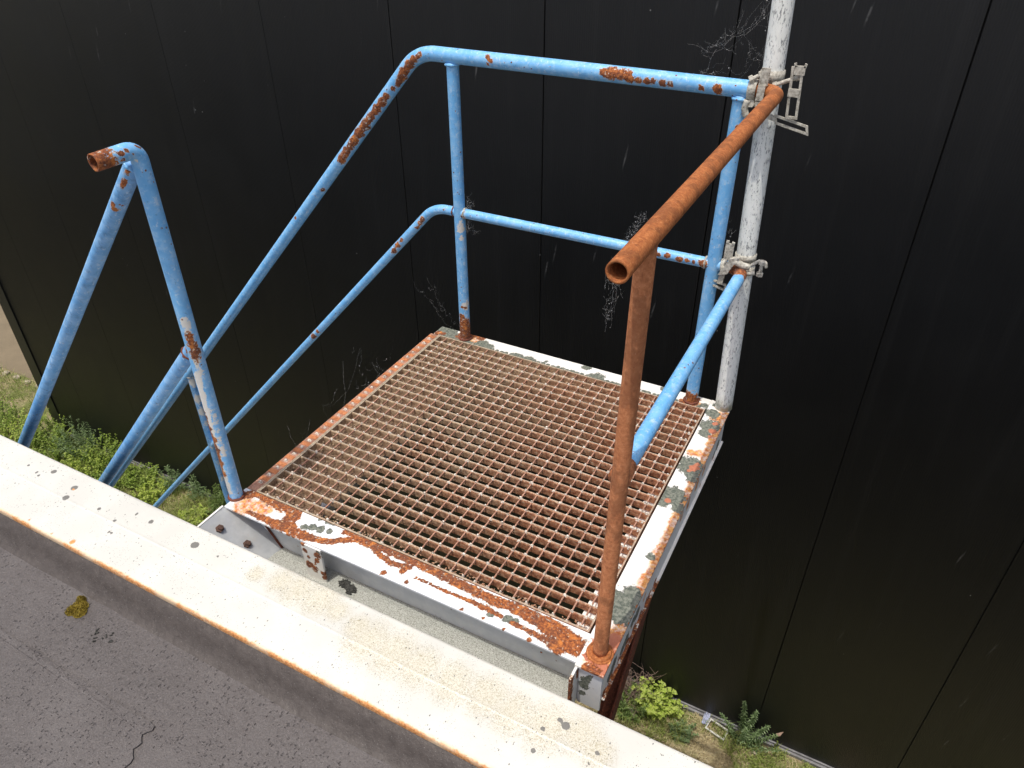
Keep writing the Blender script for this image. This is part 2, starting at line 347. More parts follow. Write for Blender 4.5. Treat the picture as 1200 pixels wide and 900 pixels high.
M['sand'] = (lambda m: m.fin(m.mix(m.noise(3, 5, .6), (.15, .12, .075), (.26, .21, .135)), .95, m.bump(m.noise(60, 4), .01, .5)))(N('sandy_path'))
M['stone'] = flat('pale_kerb_stone', (.42, .36, .28), .9, .3, 18)
M['plastic'] = flat('grey_white_plastic', (.46, .46, .42), .5, .15, 20)
M['rag'] = flat('faded_blue_plastic_scrap', (.28, .31, .42), .5, .5, 14)
M['gravel'] = (lambda m: m.fin(m.cramp(m.noise(320, 4, .7), [(.32, (.16, .16, .13)), (.5, (.38, .39, .35)), (.68, (.60, .61, .57))]), .9, m.bump(m.noise(320, 4, .7), .003, .8)))(N('gritty_dirt_on_steel'))
M['debris'] = flat('dark_debris', (.045, .045, .04), .9, .5, 120)
# painted-on wear marks: centre and radius of rust spots, lichens, chips (metres)
B = {
'near_rust': [(-0.0,0.049,0.0,0.0128),(0.005,0.057,0.0,0.0134),(0.011,0.065,0.0,0.0139),(0.016,0.073,-0.0,0.0144),(0.021,0.081,0.0,0.015),(0.027,0.089,0.0,0.0155),(0.04,0.088,-0.0,0.0165),(0.052,0.088,0.0,0.0175),(0.065,0.088,0.0,0.0185),(0.077,0.088,-0.0,0.0195),(0.089,0.088,0.0,0.0205),(0.102,0.087,0.0,0.0204),(0.114,0.086,0.0,0.0204),(0.126,0.085,0.0,0.0203),(0.138,0.084,0.0,0.0203),(0.15,0.083,0.0,0.0202),(0.163,0.083,0.0,0.0193),(0.176,0.083,0.0,0.0184),(0.189,0.083,0.0,0.0176),(0.189,0.083,0.0,0.0201),(0.192,0.071,0.0,0.02),(0.195,0.06,-0.0,0.0199),(0.197,0.049,0.0,0.0198),(0.2,0.038,0.0,0.0197),(0.212,0.029,-0.0,0.0184),(0.223,0.019,0.0,0.0171),(0.065,0.014,0.0,0.0063),(0.076,0.015,0.0,0.007),(0.088,0.015,0.0,0.0077),(0.099,0.016,0.0,0.0085),(0.111,0.016,0.0,0.0092),(0.122,0.017,0.0,0.0099),(0.133,0.017,0.0,0.0107),(0.144,0.016,-0.0,0.0115),(0.155,0.016,0.0,0.0123),(0.166,0.016,0.0,0.0131),(0.177,0.016,0.0,0.0139),(0.188,0.016,0.0,0.0147),(0.199,0.016,0.0,0.0147),(0.21,0.016,-0.0,0.0147),(0.221,0.015,0.0,0.0146),(0.232,0.015,0.0,0.0146),(0.243,0.015,0.0,0.0146),(0.253,0.015,0.0,0.0139),(0.262,0.016,-0.0,0.0133),(0.272,0.017,0.0,0.0127),(0.282,0.018,0.0,0.0121),(0.292,0.019,0.0,0.0114),(0.301,0.019,0.0,0.0108),(0.312,0.022,0.0,0.0106),(0.322,0.024,0.0,0.0103),(0.332,0.027,-0.0,0.0101),(0.342,0.029,0.0,0.0098),(0.352,0.031,0.0,0.0096),(0.36,0.037,0.0,0.0096),(0.368,0.042,-0.0,0.0096),(0.375,0.048,0.0,0.0096),(0.383,0.053,0.0,0.0096),(0.391,0.059,-0.0,0.0096),(0.399,0.064,0.0,0.0096),(0.407,0.069,0.0,0.0096),(0.414,0.074,0.0,0.0096),(0.424,0.075,0.0,0.0098),(0.434,0.075,0.0,0.01),(0.444,0.075,0.0,0.0102),(0.453,0.075,0.0,0.0103),(0.463,0.076,0.0,0.0105),(0.473,0.076,0.0,0.0107),(0.485,0.07,0.0,0.0099),(0.496,0.065,0.0,0.009),(0.508,0.059,0.0,0.0082),(0.519,0.056,-0.0,0.0082),(0.531,0.054,0.0,0.0082),(0.542,0.051,0.0,0.0081),(0.553,0.048,0.0,0.0081),(0.562,0.05,0.0,0.0081),(0.571,0.052,0.0,0.0081),(0.58,0.054,0.0,0.0081),(0.589,0.056,0.0,0.0081),(0.598,0.057,0.0,0.0081),(0.607,0.059,0.0,0.0081),(0.368,0.083,0.0,0.0073),(0.379,0.084,0.0,0.0076),(0.39,0.084,0.0,0.008),(0.401,0.085,0.0,0.0083),(0.412,0.085,0.0,0.0086),(0.423,0.085,0.0,0.0089),(0.433,0.086,-0.0,0.0093),(0.444,0.086,0.0,0.0096),(0.455,0.086,0.0,0.0099),(0.466,0.085,0.0,0.0102),(0.477,0.085,0.0,0.0105),(0.488,0.084,0.0,0.0109),(0.498,0.084,0.0,0.0112),(0.509,0.083,0.0,0.0115),(0.52,0.083,0.0,0.0118),(0.53,0.083,0.0,0.012),(0.54,0.083,0.0,0.0121),(0.55,0.083,0.0,0.0122),(0.56,0.084,0.0,0.0124),(0.57,0.084,0.0,0.0125),(0.58,0.084,0.0,0.0127),(0.59,0.084,0.0,0.0128),(0.6,0.084,0.0,0.0128),(0.61,0.083,0.0,0.0128),(0.621,0.083,-0.0,0.0127),(0.631,0.082,0.0,0.0127),(0.641,0.082,0.0,0.0127),(0.651,0.081,0.0,0.0127),(0.661,0.081,0.0,0.0126),(0.67,0.08,0.0,0.0126),(0.679,0.079,0.0,0.0126),(0.688,0.079,0.0,0.0126),(0.697,0.078,0.0,0.0125),(0.706,0.077,0.0,0.0125),(0.715,0.076,0.0,0.0125),(0.723,0.076,0.0,0.0125),(0.732,0.075,0.0,0.0124),(0.742,0.075,0.0,0.0126),(0.751,0.074,0.0,0.0127),(0.761,0.074,0.0,0.0128),(0.771,0.073,0.0,0.013),(0.78,0.073,0.0,0.0131),(0.79,0.072,0.0,0.0132),(0.799,0.072,0.0,0.0134),(0.809,0.071,0.0,0.0133),(0.818,0.071,0.0,0.0133),(0.828,0.07,0.0,0.0133),(0.837,0.07,0.0,0.0133),(0.846,0.07,0.0,0.0132),(0.855,0.069,0.0,0.0132),(0.865,0.069,0.0,0.0132),(0.873,0.069,0.0,0.0135),(0.882,0.07,0.0,0.0138),(0.89,0.07,0.0,0.0141),(0.899,0.071,0.0,0.0143),(0.907,0.072,0.0,0.0146),(0.916,0.072,0.0,0.0149),(0.924,0.073,0.0,0.0152),(0.932,0.072,0.0,0.0155),(0.94,0.071,0.0,0.0157),(0.948,0.071,0.0,0.0159),(0.956,0.07,0.0,0.0162),(0.964,0.069,0.0,0.0164),(0.972,0.069,0.0,0.0167),(0.98,0.068,0.0,0.0169),(0.988,0.067,0.0,0.0171),(0.996,0.066,0.0,0.0183),(1.004,0.064,0.0,0.0195),(1.012,0.063,0.0,0.0207),(1.02,0.061,0.0,0.0218),(1.028,0.06,0.0,0.023),(1.036,0.058,0.0,0.0241),(1.044,0.057,0.0,0.0253),(1.052,0.055,0.0,0.0255),(1.06,0.052,0.0,0.0257),(1.067,0.05,0.0,0.026),(1.075,0.047,0.0,0.0262),(1.083,0.045,0.0,0.0264),(1.09,0.043,0.0,0.0267),(1.098,0.04,0.0,0.0269),(0.641,0.037,0.0,0.0034),(0.65,0.037,0.0,0.0035),(0.659,0.037,0.0,0.0036),(0.668,0.037,0.0,0.0037),(0.677,0.037,0.0,0.0038),(0.686,0.037,0.0,0.0039),(0.695,0.036,0.0,0.004),(0.704,0.036,0.0,0.0041),(0.712,0.036,0.0,0.0042),(0.721,0.036,0.0,0.0044),(0.73,0.036,0.0,0.0045),(0.739,0.036,0.0,0.0044),(0.747,0.036,0.0,0.0044),(0.756,0.037,0.0,0.0044),(0.764,0.037,0.0,0.0044),(0.773,0.037,0.0,0.0044),(0.781,0.037,0.0,0.0044),(0.79,0.038,0.0,0.005),(0.8,0.038,0.0,0.0055),(0.809,0.038,0.0,0.006),(0.819,0.039,0.0,0.0066),(0.827,0.038,0.0,0.0066),(0.835,0.038,0.0,0.0066),(0.844,0.037,0.0,0.0065),(0.852,0.037,0.0,0.0065),(0.86,0.036,0.0,0.0065),(0.868,0.036,0.0,0.0065),(0.877,0.035,0.0,0.0065),(0.885,0.035,0.0,0.0065),(0.893,0.034,0.0,0.0065),(0.901,0.034,0.0,0.0065),(0.935,0.029,0.0,0.0064),(0.944,0.028,0.0,0.0064),(0.952,0.028,0.0,0.0064),(0.96,0.028,0.0,0.0064),(0.968,0.028,0.0,0.0063),(0.977,0.027,0.0,0.0063),(0.985,0.026,0.0,0.0066),(0.992,0.026,0.0,0.0068),(1.0,0.025,0.0,0.0071),(1.008,0.024,0.0,0.0073),(1.015,0.023,0.0,0.0076),(1.023,0.022,0.0,0.0078),(1.031,0.021,0.0,0.0081),(1.038,0.021,0.0,0.0083),(1.046,0.019,0.0,0.0104),(1.054,0.018,0.0,0.0124),(1.062,0.017,0.0,0.0145),(1.07,0.016,0.0,0.0165),(0.597,0.041,0.0,0.0092),(0.554,0.012,0.0,0.0069),(0.627,0.014,0.0,0.0056),(0.662,0.038,0.0,0.0057),(0.802,0.006,0.0,0.0043),(0.996,0.004,0.0,0.0052),(0.925,0.003,0.0,0.0042),(0.864,0.008,0.0,0.0043)],
'near_lichen': [(0.253,0.046,-0.0,0.0098),(0.275,0.054,-0.0,0.0122),(0.301,0.06,0.0,0.0122),(0.329,0.063,0.0,0.0097),(0.275,0.092,0.0,0.0074),(0.301,0.094,0.0,0.0099),(0.321,0.097,-0.0,0.0074),(0.876,0.026,0.0,0.0086),(0.92,0.035,0.0,0.0107),(0.94,0.034,0.0,0.0107),(0.998,0.055,0.0,0.0085),(1.022,0.051,0.0,0.0084),(1.043,0.05,0.0,0.0084),(1.071,0.049,0.0,0.0063),(0.379,0.085,0.0,0.0073)],
'right_lichen': [(1.146,1.108,0.0,0.0235),(1.158,1.034,0.0,0.0316),(1.153,0.99,0.0,0.0198),(1.159,0.806,0.0,0.0375),(1.129,0.822,0.0,0.0189),(1.181,0.759,0.0,0.021),(1.15,0.65,0.0,0.0357),(1.13,0.615,0.0,0.0203),(1.182,0.609,0.0,0.02),(1.172,0.394,0.0,0.0117),(1.168,0.214,0.0,0.0349),(1.166,0.172,0.0,0.0236),(1.17,0.252,0.0,0.0221),(1.133,0.233,0.0,0.0133),(1.196,0.164,0.0,0.0149)],
'right_red': [(1.173,1.011,0.0,0.0128),(1.169,1.056,0.0,0.0086),(1.173,0.98,0.0,0.007),(1.17,0.803,0.0,0.0134),(1.16,0.784,0.0,0.0067),(1.175,0.824,0.0,0.0081),(1.143,0.625,-0.0,0.0089),(1.153,0.058,0.0,0.0227),(1.179,0.059,0.0,0.0205),(1.186,0.097,0.0,0.0187),(1.151,0.031,0.0,0.0183),(1.178,0.012,0.0,0.0201)],
'right_orange': [(1.176,1.107,0.0,0.0234),(1.16,1.089,0.0,0.0175),(1.183,1.047,0.0,0.0143),(1.192,0.951,0.0,0.0139),(1.189,0.882,0.0,0.0136),(1.167,0.88,0.0,0.0164),(1.142,0.872,0.0,0.0137),(1.193,0.81,-0.0,0.0107),(1.194,0.714,0.0,0.0103),(1.195,0.616,0.0,0.01),(1.194,0.531,0.0,0.0085),(1.192,0.443,-0.0,0.0083),(1.19,0.362,0.0,0.0092),(1.186,0.298,0.0,0.0157),(1.186,0.248,0.0,0.0176),(1.184,0.202,0.0,0.0195),(1.181,0.156,0.0,0.0213),(1.175,0.114,0.0,0.0231),(1.167,0.066,0.0,0.0247),(1.162,0.016,0.0,0.0242),(1.183,0.006,0.0,0.018),(1.163,1.156,0.0,0.0178)],
'far_lichen': [(0.045,1.159,0.0,0.0312),(0.009,1.164,0.0,0.0209),(0.087,1.143,0.0,0.0241),(0.214,1.143,0.0,0.0237),(0.247,1.138,0.0,0.0168),(0.372,1.125,0.0,0.0198),(0.427,1.126,0.0,0.0196),(0.648,1.174,0.0,0.0161),(0.705,1.127,0.0,0.0283),(0.383,1.125,0.0,0.0197),(0.569,1.114,0.0,0.0096),(0.889,1.112,0.0,0.0122),(1.106,1.143,0.0,0.0119),(1.142,1.134,0.0,0.0237),(0.951,1.174,0.0,0.0123),(0.151,1.117,0.0,0.0271),(0.495,1.142,0.0,0.0065)],
'far_rust': [(0.124,1.162,0.0,0.0309),(0.151,1.191,0.0,0.0241),(0.188,1.181,0.0,0.0171),(0.015,1.136,0.0,0.0139),(0.034,1.138,0.0,0.0104),(1.057,1.135,0.0,0.024),(1.07,1.164,0.0,0.0151),(1.033,1.134,0.0,0.012)],
'side_lichen': [(1.192,1.05,-0.08,0.0175),(1.192,1.011,-0.089,0.0116),(1.192,0.245,-0.055,0.0179),(1.192,0.212,-0.052,0.0154),(1.192,0.168,-0.076,0.0175),(1.192,0.139,-0.082,0.0151),(1.192,0.082,-0.062,0.0168),(1.192,0.057,-0.082,0.0168),(1.192,0.002,-0.117,0.0145)],
'side_orange': [(1.195,0.867,-0.051,0.0165),(1.195,0.787,-0.045,0.0187),(1.195,0.697,-0.049,0.0182),(1.195,0.625,-0.043,0.0152),(1.195,0.303,-0.055,0.0114),(1.195,0.258,-0.06,0.009),(1.195,0.207,-0.065,0.0088),(1.195,0.142,-0.077,0.0086),(1.195,0.114,-0.083,0.0064)],
'end_lichen': [(1.145,0.0,-0.066,0.0082),(1.145,0.0,-0.108,0.0083),(1.159,0.0,-0.038,0.0061)],
'ftop': [(0.665,1.128,1.059,0.0123),(0.686,1.128,1.061,0.0172),(0.713,1.128,1.059,0.0147),(0.736,1.128,1.063,0.0122),(0.744,1.128,1.05,0.0122),(0.77,1.128,1.048,0.0097),(0.796,1.128,1.048,0.0097),(0.813,1.128,1.052,0.0072),(0.841,1.128,1.048,0.0096),(0.866,1.128,1.048,0.0084),(0.954,1.128,1.046,0.0071),(0.998,1.128,1.048,0.0116),(1.001,1.128,1.042,0.0093),(1.108,1.128,1.053,0.0114),(0.277,1.128,1.069,0.0079),(0.289,1.128,1.058,0.0066),(0.28,1.128,1.047,0.0053)],
'fslope': [(0.02,1.128,1.048,0.0069),(0.004,1.128,1.035,0.009),(-0.013,1.128,1.021,0.0112),(-0.023,1.128,1.009,0.0116),(-0.032,1.128,0.996,0.012),(-0.042,1.128,0.983,0.0124),(-0.052,1.128,0.97,0.0128),(-0.062,1.128,0.957,0.0107),(-0.073,1.128,0.943,0.0086),(-0.122,1.128,0.91,0.0073),(-0.137,1.128,0.896,0.0088),(-0.153,1.128,0.881,0.0103),(-0.168,1.128,0.866,0.0119),(-0.183,1.128,0.849,0.0123),(-0.198,1.128,0.833,0.0128),(-0.213,1.128,0.817,0.0132),(-0.229,1.128,0.8,0.0137),(-0.242,1.128,0.786,0.0137),(-0.256,1.128,0.771,0.0138),(-0.27,1.128,0.757,0.0139),(-0.284,1.128,0.742,0.014),(-0.298,1.128,0.727,0.014),(-0.313,1.128,0.709,0.0137),(-0.329,1.128,0.69,0.0134),(-0.345,1.128,0.671,0.0131),(-0.362,1.128,0.652,0.0128),(0.027,1.128,1.053,0.0083),(0.002,1.128,1.038,0.0111),(-0.02,1.128,1.018,0.014),(-0.043,1.128,0.995,0.0141),(-0.056,1.128,0.969,0.0171),(-0.068,1.128,0.949,0.0115),(-0.094,1.128,0.936,0.0087),(-0.126,1.128,0.907,0.0117),(-0.147,1.128,0.885,0.0147),(-0.172,1.128,0.862,0.0149),(-0.202,1.128,0.83,0.015),(-0.233,1.128,0.796,0.0183),(-0.265,1.128,0.765,0.0185),(-0.297,1.128,0.73,0.0156),(-0.331,1.128,0.691,0.0158),(-0.361,1.128,0.655,0.016),(-0.474,1.128,0.515,0.01),(-0.648,1.128,0.373,0.007)],
'fmid': [(0.165,1.128,0.552,0.0121),(0.156,1.128,0.512,0.0153),(-0.045,1.128,0.441,0.0096),(-0.019,1.128,0.48,0.0126),(-0.032,1.128,0.464,0.0095),(-0.145,1.128,0.352,0.0132),(-0.164,1.128,0.323,0.0133),(-0.126,1.128,0.38,0.0098),(0.078,1.128,0.537,0.0061),(0.885,1.128,0.531,0.0082),(0.913,1.128,0.534,0.0108),(0.953,1.128,0.527,0.0108),(0.978,1.128,0.53,0.008),(1.0,1.128,0.529,0.008),(-0.678,1.128,-0.208,0.0156),(-0.646,1.128,-0.172,0.0116),(1.03,1.128,0.527,0.0133)],
'fpost': [(0.147,1.128,0.064,0.0302),(0.142,1.128,0.027,0.0338),(0.134,1.128,0.107,0.0133),(0.152,1.128,0.149,0.0099),(0.161,1.128,0.189,0.0065),(0.137,1.128,0.153,0.0066),(1.068,1.128,0.952,0.0071),(1.07,1.128,0.982,0.0047),(1.066,1.128,0.933,0.0095),(1.063,1.128,0.909,0.0048),(1.057,1.128,0.019,0.0268),(1.071,1.128,0.005,0.0269),(-1.73,1.128,-1.236,0.0202),(-1.658,1.128,-0.703,0.014),(-1.607,1.128,-1.196,0.0199)],
'fpost_peel': [(0.155,1.128,0.499,0.0123),(0.15,1.128,0.472,0.0154),(0.152,1.128,0.439,0.0124),(0.156,1.128,0.158,0.0197),(0.169,1.128,0.198,0.0098),(-1.639,1.128,-0.776,0.0282),(-1.64,1.128,-0.893,0.0287),(-1.637,1.128,-0.982,0.029),(-1.626,1.128,-1.07,0.0293),(-1.624,1.128,-1.228,0.03),(-1.617,1.128,-1.357,0.0304),(-1.618,1.128,-1.494,0.031),(-1.607,1.128,-1.594,0.0314)],
'npost': [(0.017,0.03,0.581,0.0108),(0.017,0.03,0.572,0.0113),(0.018,0.03,0.563,0.0117),(0.018,0.03,0.554,0.0122),(0.018,0.03,0.544,0.0127),(0.019,0.03,0.535,0.0131),(0.02,0.03,0.526,0.0132),(0.02,0.03,0.517,0.0132),(0.021,0.03,0.507,0.0132),(0.022,0.03,0.498,0.0133),(0.023,0.03,0.488,0.0133),(0.024,0.03,0.479,0.0133),(-0.019,0.03,0.325,0.0047),(-0.019,0.03,0.315,0.0049),(-0.018,0.03,0.305,0.005),(-0.018,0.03,0.295,0.0052),(-0.018,0.03,0.285,0.0054),(-0.017,0.03,0.274,0.0056),(-0.017,0.03,0.264,0.0058),(-0.017,0.03,0.254,0.006),(-0.016,0.03,0.243,0.0062),(-0.016,0.03,0.233,0.0063),(-0.016,0.03,0.222,0.0065),(-0.015,0.03,0.212,0.0067),(-0.015,0.03,0.201,0.0069),(-0.014,0.03,0.191,0.0071),(-0.014,0.03,0.18,0.0073),(-0.014,0.03,0.169,0.007),(-0.014,0.03,0.158,0.0067),(-0.015,0.03,0.147,0.0063),(-0.015,0.03,0.135,0.006),(-0.015,0.03,0.124,0.0057),(-0.015,0.03,0.113,0.0053),(-0.015,0.03,0.101,0.005),(0.009,0.03,0.569,0.013),(0.013,0.03,0.544,0.0153),(0.016,0.03,0.519,0.0176),(0.023,0.03,0.495,0.0155),(0.025,0.03,0.474,0.0111),(0.029,0.03,0.599,0.0064),(0.051,0.03,0.43,0.0067),(0.047,0.03,0.41,0.0068),(-0.017,0.03,0.311,0.0071),(-0.017,0.03,0.272,0.0095),(-0.013,0.03,0.233,0.0096),(-0.013,0.03,0.193,0.0097),(-0.014,0.03,0.148,0.0098),(-0.015,0.03,0.101,0.0075),(0.057,0.03,1.001,0.0075),(0.057,0.03,0.987,0.0075),(0.05,0.03,0.843,0.0049),(0.015,0.03,1.021,0.0056),(0.021,0.03,0.043,0.0151),(0.054,0.03,0.064,0.0124)],
'npost_peel': [(0.014,0.03,0.622,0.0107),(0.014,0.03,0.613,0.0107),(0.014,0.03,0.603,0.0107),(0.014,0.03,0.594,0.0108),(0.014,0.03,0.585,0.0108),(0.015,0.03,0.575,0.0108),(0.014,0.03,0.566,0.0108),(0.014,0.03,0.557,0.0109),(0.014,0.03,0.548,0.0109),(0.014,0.03,0.538,0.0109),(0.014,0.03,0.529,0.011),(0.013,0.03,0.52,0.011),(0.013,0.03,0.51,0.011),(0.013,0.03,0.501,0.0111),(0.013,0.03,0.492,0.0111),(0.013,0.03,0.483,0.0111),(0.014,0.03,0.474,0.0111),(0.015,0.03,0.465,0.0112),(0.015,0.03,0.456,0.0112),(0.016,0.03,0.448,0.0112),(0.016,0.03,0.439,0.0113),(0.017,0.03,0.429,0.0102),(0.018,0.03,0.42,0.0091),(0.018,0.03,0.41,0.0079),(0.019,0.03,0.401,0.0068),(0.021,0.03,0.379,0.0114),(0.021,0.03,0.368,0.0119),(0.021,0.03,0.358,0.0123),(0.02,0.03,0.347,0.0127),(0.02,0.03,0.336,0.0131),(0.02,0.03,0.326,0.0136),(0.019,0.03,0.315,0.014),(0.019,0.03,0.303,0.014),(0.018,0.03,0.292,0.0141),(0.018,0.03,0.28,0.0141),(0.017,0.03,0.268,0.0142),(0.017,0.03,0.256,0.0142),(0.016,0.03,0.245,0.0143),(0.015,0.03,0.232,0.0136),(0.013,0.03,0.219,0.013),(0.012,0.03,0.206,0.0123),(0.01,0.03,0.193,0.0116),(0.009,0.03,0.179,0.0109),(-0.003,0.03,0.454,0.009),(-0.004,0.03,0.445,0.009),(-0.004,0.03,0.435,0.0091),(-0.005,0.03,0.425,0.0091),(-0.005,0.03,0.416,0.0091),(-0.005,0.03,0.406,0.0091),(-0.006,0.03,0.396,0.0092),(-0.006,0.03,0.386,0.0092),(-0.007,0.03,0.376,0.0092),(-0.007,0.03,0.366,0.0092),(-0.008,0.03,0.356,0.0093),(-0.008,0.03,0.346,0.0093),(-0.009,0.03,0.336,0.0093),(-0.009,0.03,0.325,0.0094),(-0.01,0.03,0.314,0.0094),(-0.01,0.03,0.303,0.0094),(-0.011,0.03,0.292,0.0094),(-0.011,0.03,0.281,0.0095),(-0.012,0.03,0.269,0.0095),(-0.012,0.03,0.258,0.0095),(-0.012,0.03,0.246,0.0096),(-0.013,0.03,0.235,0.0096),(-0.013,0.03,0.223,0.0096),(-0.014,0.03,0.212,0.0097),(-0.014,0.03,0.201,0.0098),(-0.015,0.03,0.19,0.01),(-0.015,0.03,0.179,0.0101),(-0.016,0.03,0.168,0.0103),(-0.017,0.03,0.157,0.0104),(-0.017,0.03,0.145,0.0106),(-0.018,0.03,0.134,0.0107),(-0.018,0.03,0.123,0.0109),(-0.019,0.03,0.111,0.0111),(-0.019,0.03,0.1,0.0112),(-0.019,0.03,0.089,0.011),(-0.018,0.03,0.078,0.0109),(-0.018,0.03,0.067,0.0107),(-0.017,0.03,0.056,0.0105),(-0.016,0.03,0.045,0.0103),(-0.016,0.03,0.034,0.0101),(0.015,0.03,0.61,0.015),(0.01,0.03,0.621,0.0128),(0.021,0.03,0.592,0.015),(0.039,0.03,0.559,0.0151),(0.046,0.03,0.51,0.0153),(0.031,0.03,0.465,0.0134),(0.022,0.03,0.473,0.0134),(0.025,0.03,0.38,0.0114),(0.017,0.03,0.337,0.0139),(0.017,0.03,0.296,0.0141),(0.02,0.03,0.255,0.0142),(0.02,0.03,0.215,0.012),(0.018,0.03,0.167,0.0097),(-0.023,0.03,0.078,0.01),(0.013,0.03,1.024,0.0056),(0.056,0.03,1.049,0.0037)],
'nbend': [(0.012,-0.004,1.067,0.0054),(0.012,0.001,1.051,0.0055),(0.012,0.029,1.067,0.0055),(0.012,0.041,1.064,0.0056),(0.012,0.048,1.053,0.0056),(0.012,0.027,1.044,0.0037),(0.012,-0.07,1.061,0.0158),(0.012,-0.052,1.059,0.016),(0.012,-0.042,1.06,0.0161),(0.012,-0.021,1.072,0.0036),(0.012,0.015,1.054,0.0037),(0.012,0.002,1.036,0.0037)],
'nstrut': [(-0.029,0.03,0.997,0.0076),(-0.051,0.03,0.972,0.0077),(-0.06,0.03,0.959,0.0078),(-0.12,0.03,0.903,0.006),(-0.12,0.03,0.891,0.0081),(-0.171,0.03,0.834,0.0031)],
'nmid': [(-0.006,0.03,0.533,0.011),(-0.004,0.03,0.55,0.0088)],
'smid': [(1.135,0.841,0.433,0.0097),(1.135,0.866,0.437,0.0098),(1.135,0.825,0.431,0.0073),(1.135,1.227,0.468,0.0246),(1.135,1.215,0.452,0.0219),(1.135,1.177,0.508,0.0213),(1.135,0.218,0.461,0.0095)],
'smid_peel': [(1.135,0.992,0.492,0.0101),(1.135,1.081,0.428,0.0105),(1.135,1.144,0.427,0.0081),(1.135,0.823,0.451,0.0144),(1.135,1.172,0.451,0.0108)],
'cap_chip': [(-0.577,-0.146,0.024,0.0092),(-0.454,-0.165,0.024,0.0103),(-0.437,-0.205,0.024,0.0101),(-0.309,-0.191,0.024,0.0062),(-0.131,-0.157,0.024,0.0073),(0.048,-0.163,0.024,0.0118),(0.135,-0.163,0.024,0.0046),(-0.62,-0.173,0.024,0.0053),(-0.601,-0.18,0.024,0.0052),(-0.674,-0.164,0.024,0.0053),(1.171,-0.168,0.024,0.0092),(1.154,-0.162,0.024,0.0056),(1.13,-0.198,0.024,0.0055),(1.255,-0.193,0.024,0.0054),(1.133,-0.25,0.024,0.0063),(1.248,-0.222,0.024,0.0035),(-0.227,-0.203,0.024,0.0049),(-0.196,-0.239,0.024,0.0048),(-0.194,-0.155,0.024,0.0049),(-0.205,-0.24,0.024,0.0048)],
'cap_rust': [(-0.265,-0.311,0.024,0.0095),(-0.452,-0.312,0.024,0.0061),(1.137,-0.197,0.024,0.0028),(1.012,-0.327,0.024,0.0071),(0.989,-0.323,0.024,0.0054),(0.755,-0.322,0.024,0.0057),(0.42,-0.316,0.024,0.0051),(-0.346,-0.317,0.024,0.006),(0.803,-0.325,0.024,0.0047),(0.871,-0.325,0.024,0.0037),(-0.45,-0.171,0.024,0.0051),(-0.207,-0.313,0.024,0.0047)],
'cap_dirt': [(0.348,-0.148,0.024,0.0357),(0.406,-0.149,0.024,0.0441),(0.272,-0.161,0.024,0.0225),(0.473,-0.145,0.024,0.0479),(0.537,-0.156,0.024,0.0299),(0.657,-0.192,0.024,0.0534),(0.733,-0.193,0.024,0.0566),(0.806,-0.194,0.024,0.0517),(0.899,-0.194,0.024,0.0506),(0.984,-0.186,0.024,0.0498),(1.054,-0.196,0.024,0.0488),(1.133,-0.188,0.024,0.0554),(1.206,-0.171,0.024,0.0439),(0.616,-0.172,0.024,0.0334),(1.253,-0.189,0.024,0.0359)],
'floor_dark': [(0.359,0.057,-0.14,0.01),(0.324,0.069,-0.14,0.0076),(0.384,0.056,-0.14,0.01),(0.407,0.047,-0.14,0.0074),(0.2,0.031,-0.14,0.0102),(0.313,0.052,-0.14,0.0076)],
'roofstain': [(-0.099,-0.352,-0.075,0.007),(0.027,-0.425,-0.075,0.0132)],
}
# ------------------------------------------------------------------ the ground
GZ = -4.324
def flat_sheet(name, x0, x1, y0, y1, z, mat, n=1, m=1, amp=0):
    V = [(x0+(x1-x0)*i/n, y0+(y1-y0)*j/m, 0) for j in range(m+1) for i in range(n+1)]
    V = [(x, y, z + (amp*noise.noise((x*3, y*3, 1)) if amp else 0)) for x, y, _ in V]
    return mesh(name, V, [(j*(n+1)+i, j*(n+1)+i+1, (j+1)*(n+1)+i+1, (j+1)*(n+1)+i) for j in range(m) for i in range(n)], mat)
tag(flat_sheet('ground', -600, 600, -600, 600, GZ, M['ground']), kind='structure')
tag(flat_sheet('path', -16, -7.3, 3.42, 5.4, GZ+.006, M['sand']), kind='structure')
# ------------------------------------------------------------------ the black clad building
BW = thing('clad_building', 'building clad in tall matt black ribbed panels beyond the platform', 'building', (-2, 2.86, GZ))
YW = 2.853
def panel(x0, x1):
    g_ = .0022 if x0 > -1.6 else .0010
    mb = MB(); c = .003 if x0 > -1.6 else .0012; h0, h1 = GZ+.055, 3.2
    P = [(x0+g_, YW+.10), (x0+g_, YW+c), (x0+g_+c, YW), (x1-g_-c, YW), (x1-g_, YW+c), (x1-g_, YW+.10)]
    V = [(x, y, z) for z in (h0, h1) for x, y in P]; n = len(P)
    mb.add(V, [(i, (i+1) % n, n+(i+1) % n, n+i) for i in range(n)] + [tuple(range(n))[::-1], tuple(range(n, 2*n))])
    return mb.build('wall_panel', M['clad'], BW)
xs = [-6.955] + [-2.3546 + k for k in range(-4, 13)]
for a, b in zip(xs, xs[1:]): panel(a, b)
MB().box(-6.95, 9.6, YW+.02, YW+.06, GZ, 3.19).build('joint_backing', M['joint'], BW)
MB().box(-6.9, 9.6, YW+.11, YW+9, GZ, 3.15).build('building_core', M['joint'], BW)
mb = MB().box(-7.15, -6.965, YW-.012, YW+.2, GZ+.02, 3.22); mb.build('corner_trim', M['black_trim'], BW)
MB().box(-7.14, 9.6, YW-.018, YW+.3, 3.205, 3.25).build('roof_edge_trim', M['black_trim'], BW)
mb = MB().box(-6.96, 9.6, YW-.030, YW+.015, GZ-.01, GZ+.030).box(-6.96, 9.6, YW-.012, YW+.015, GZ+.031, GZ+.050); mb.build('base_rail', M['rail_metal'], BW)
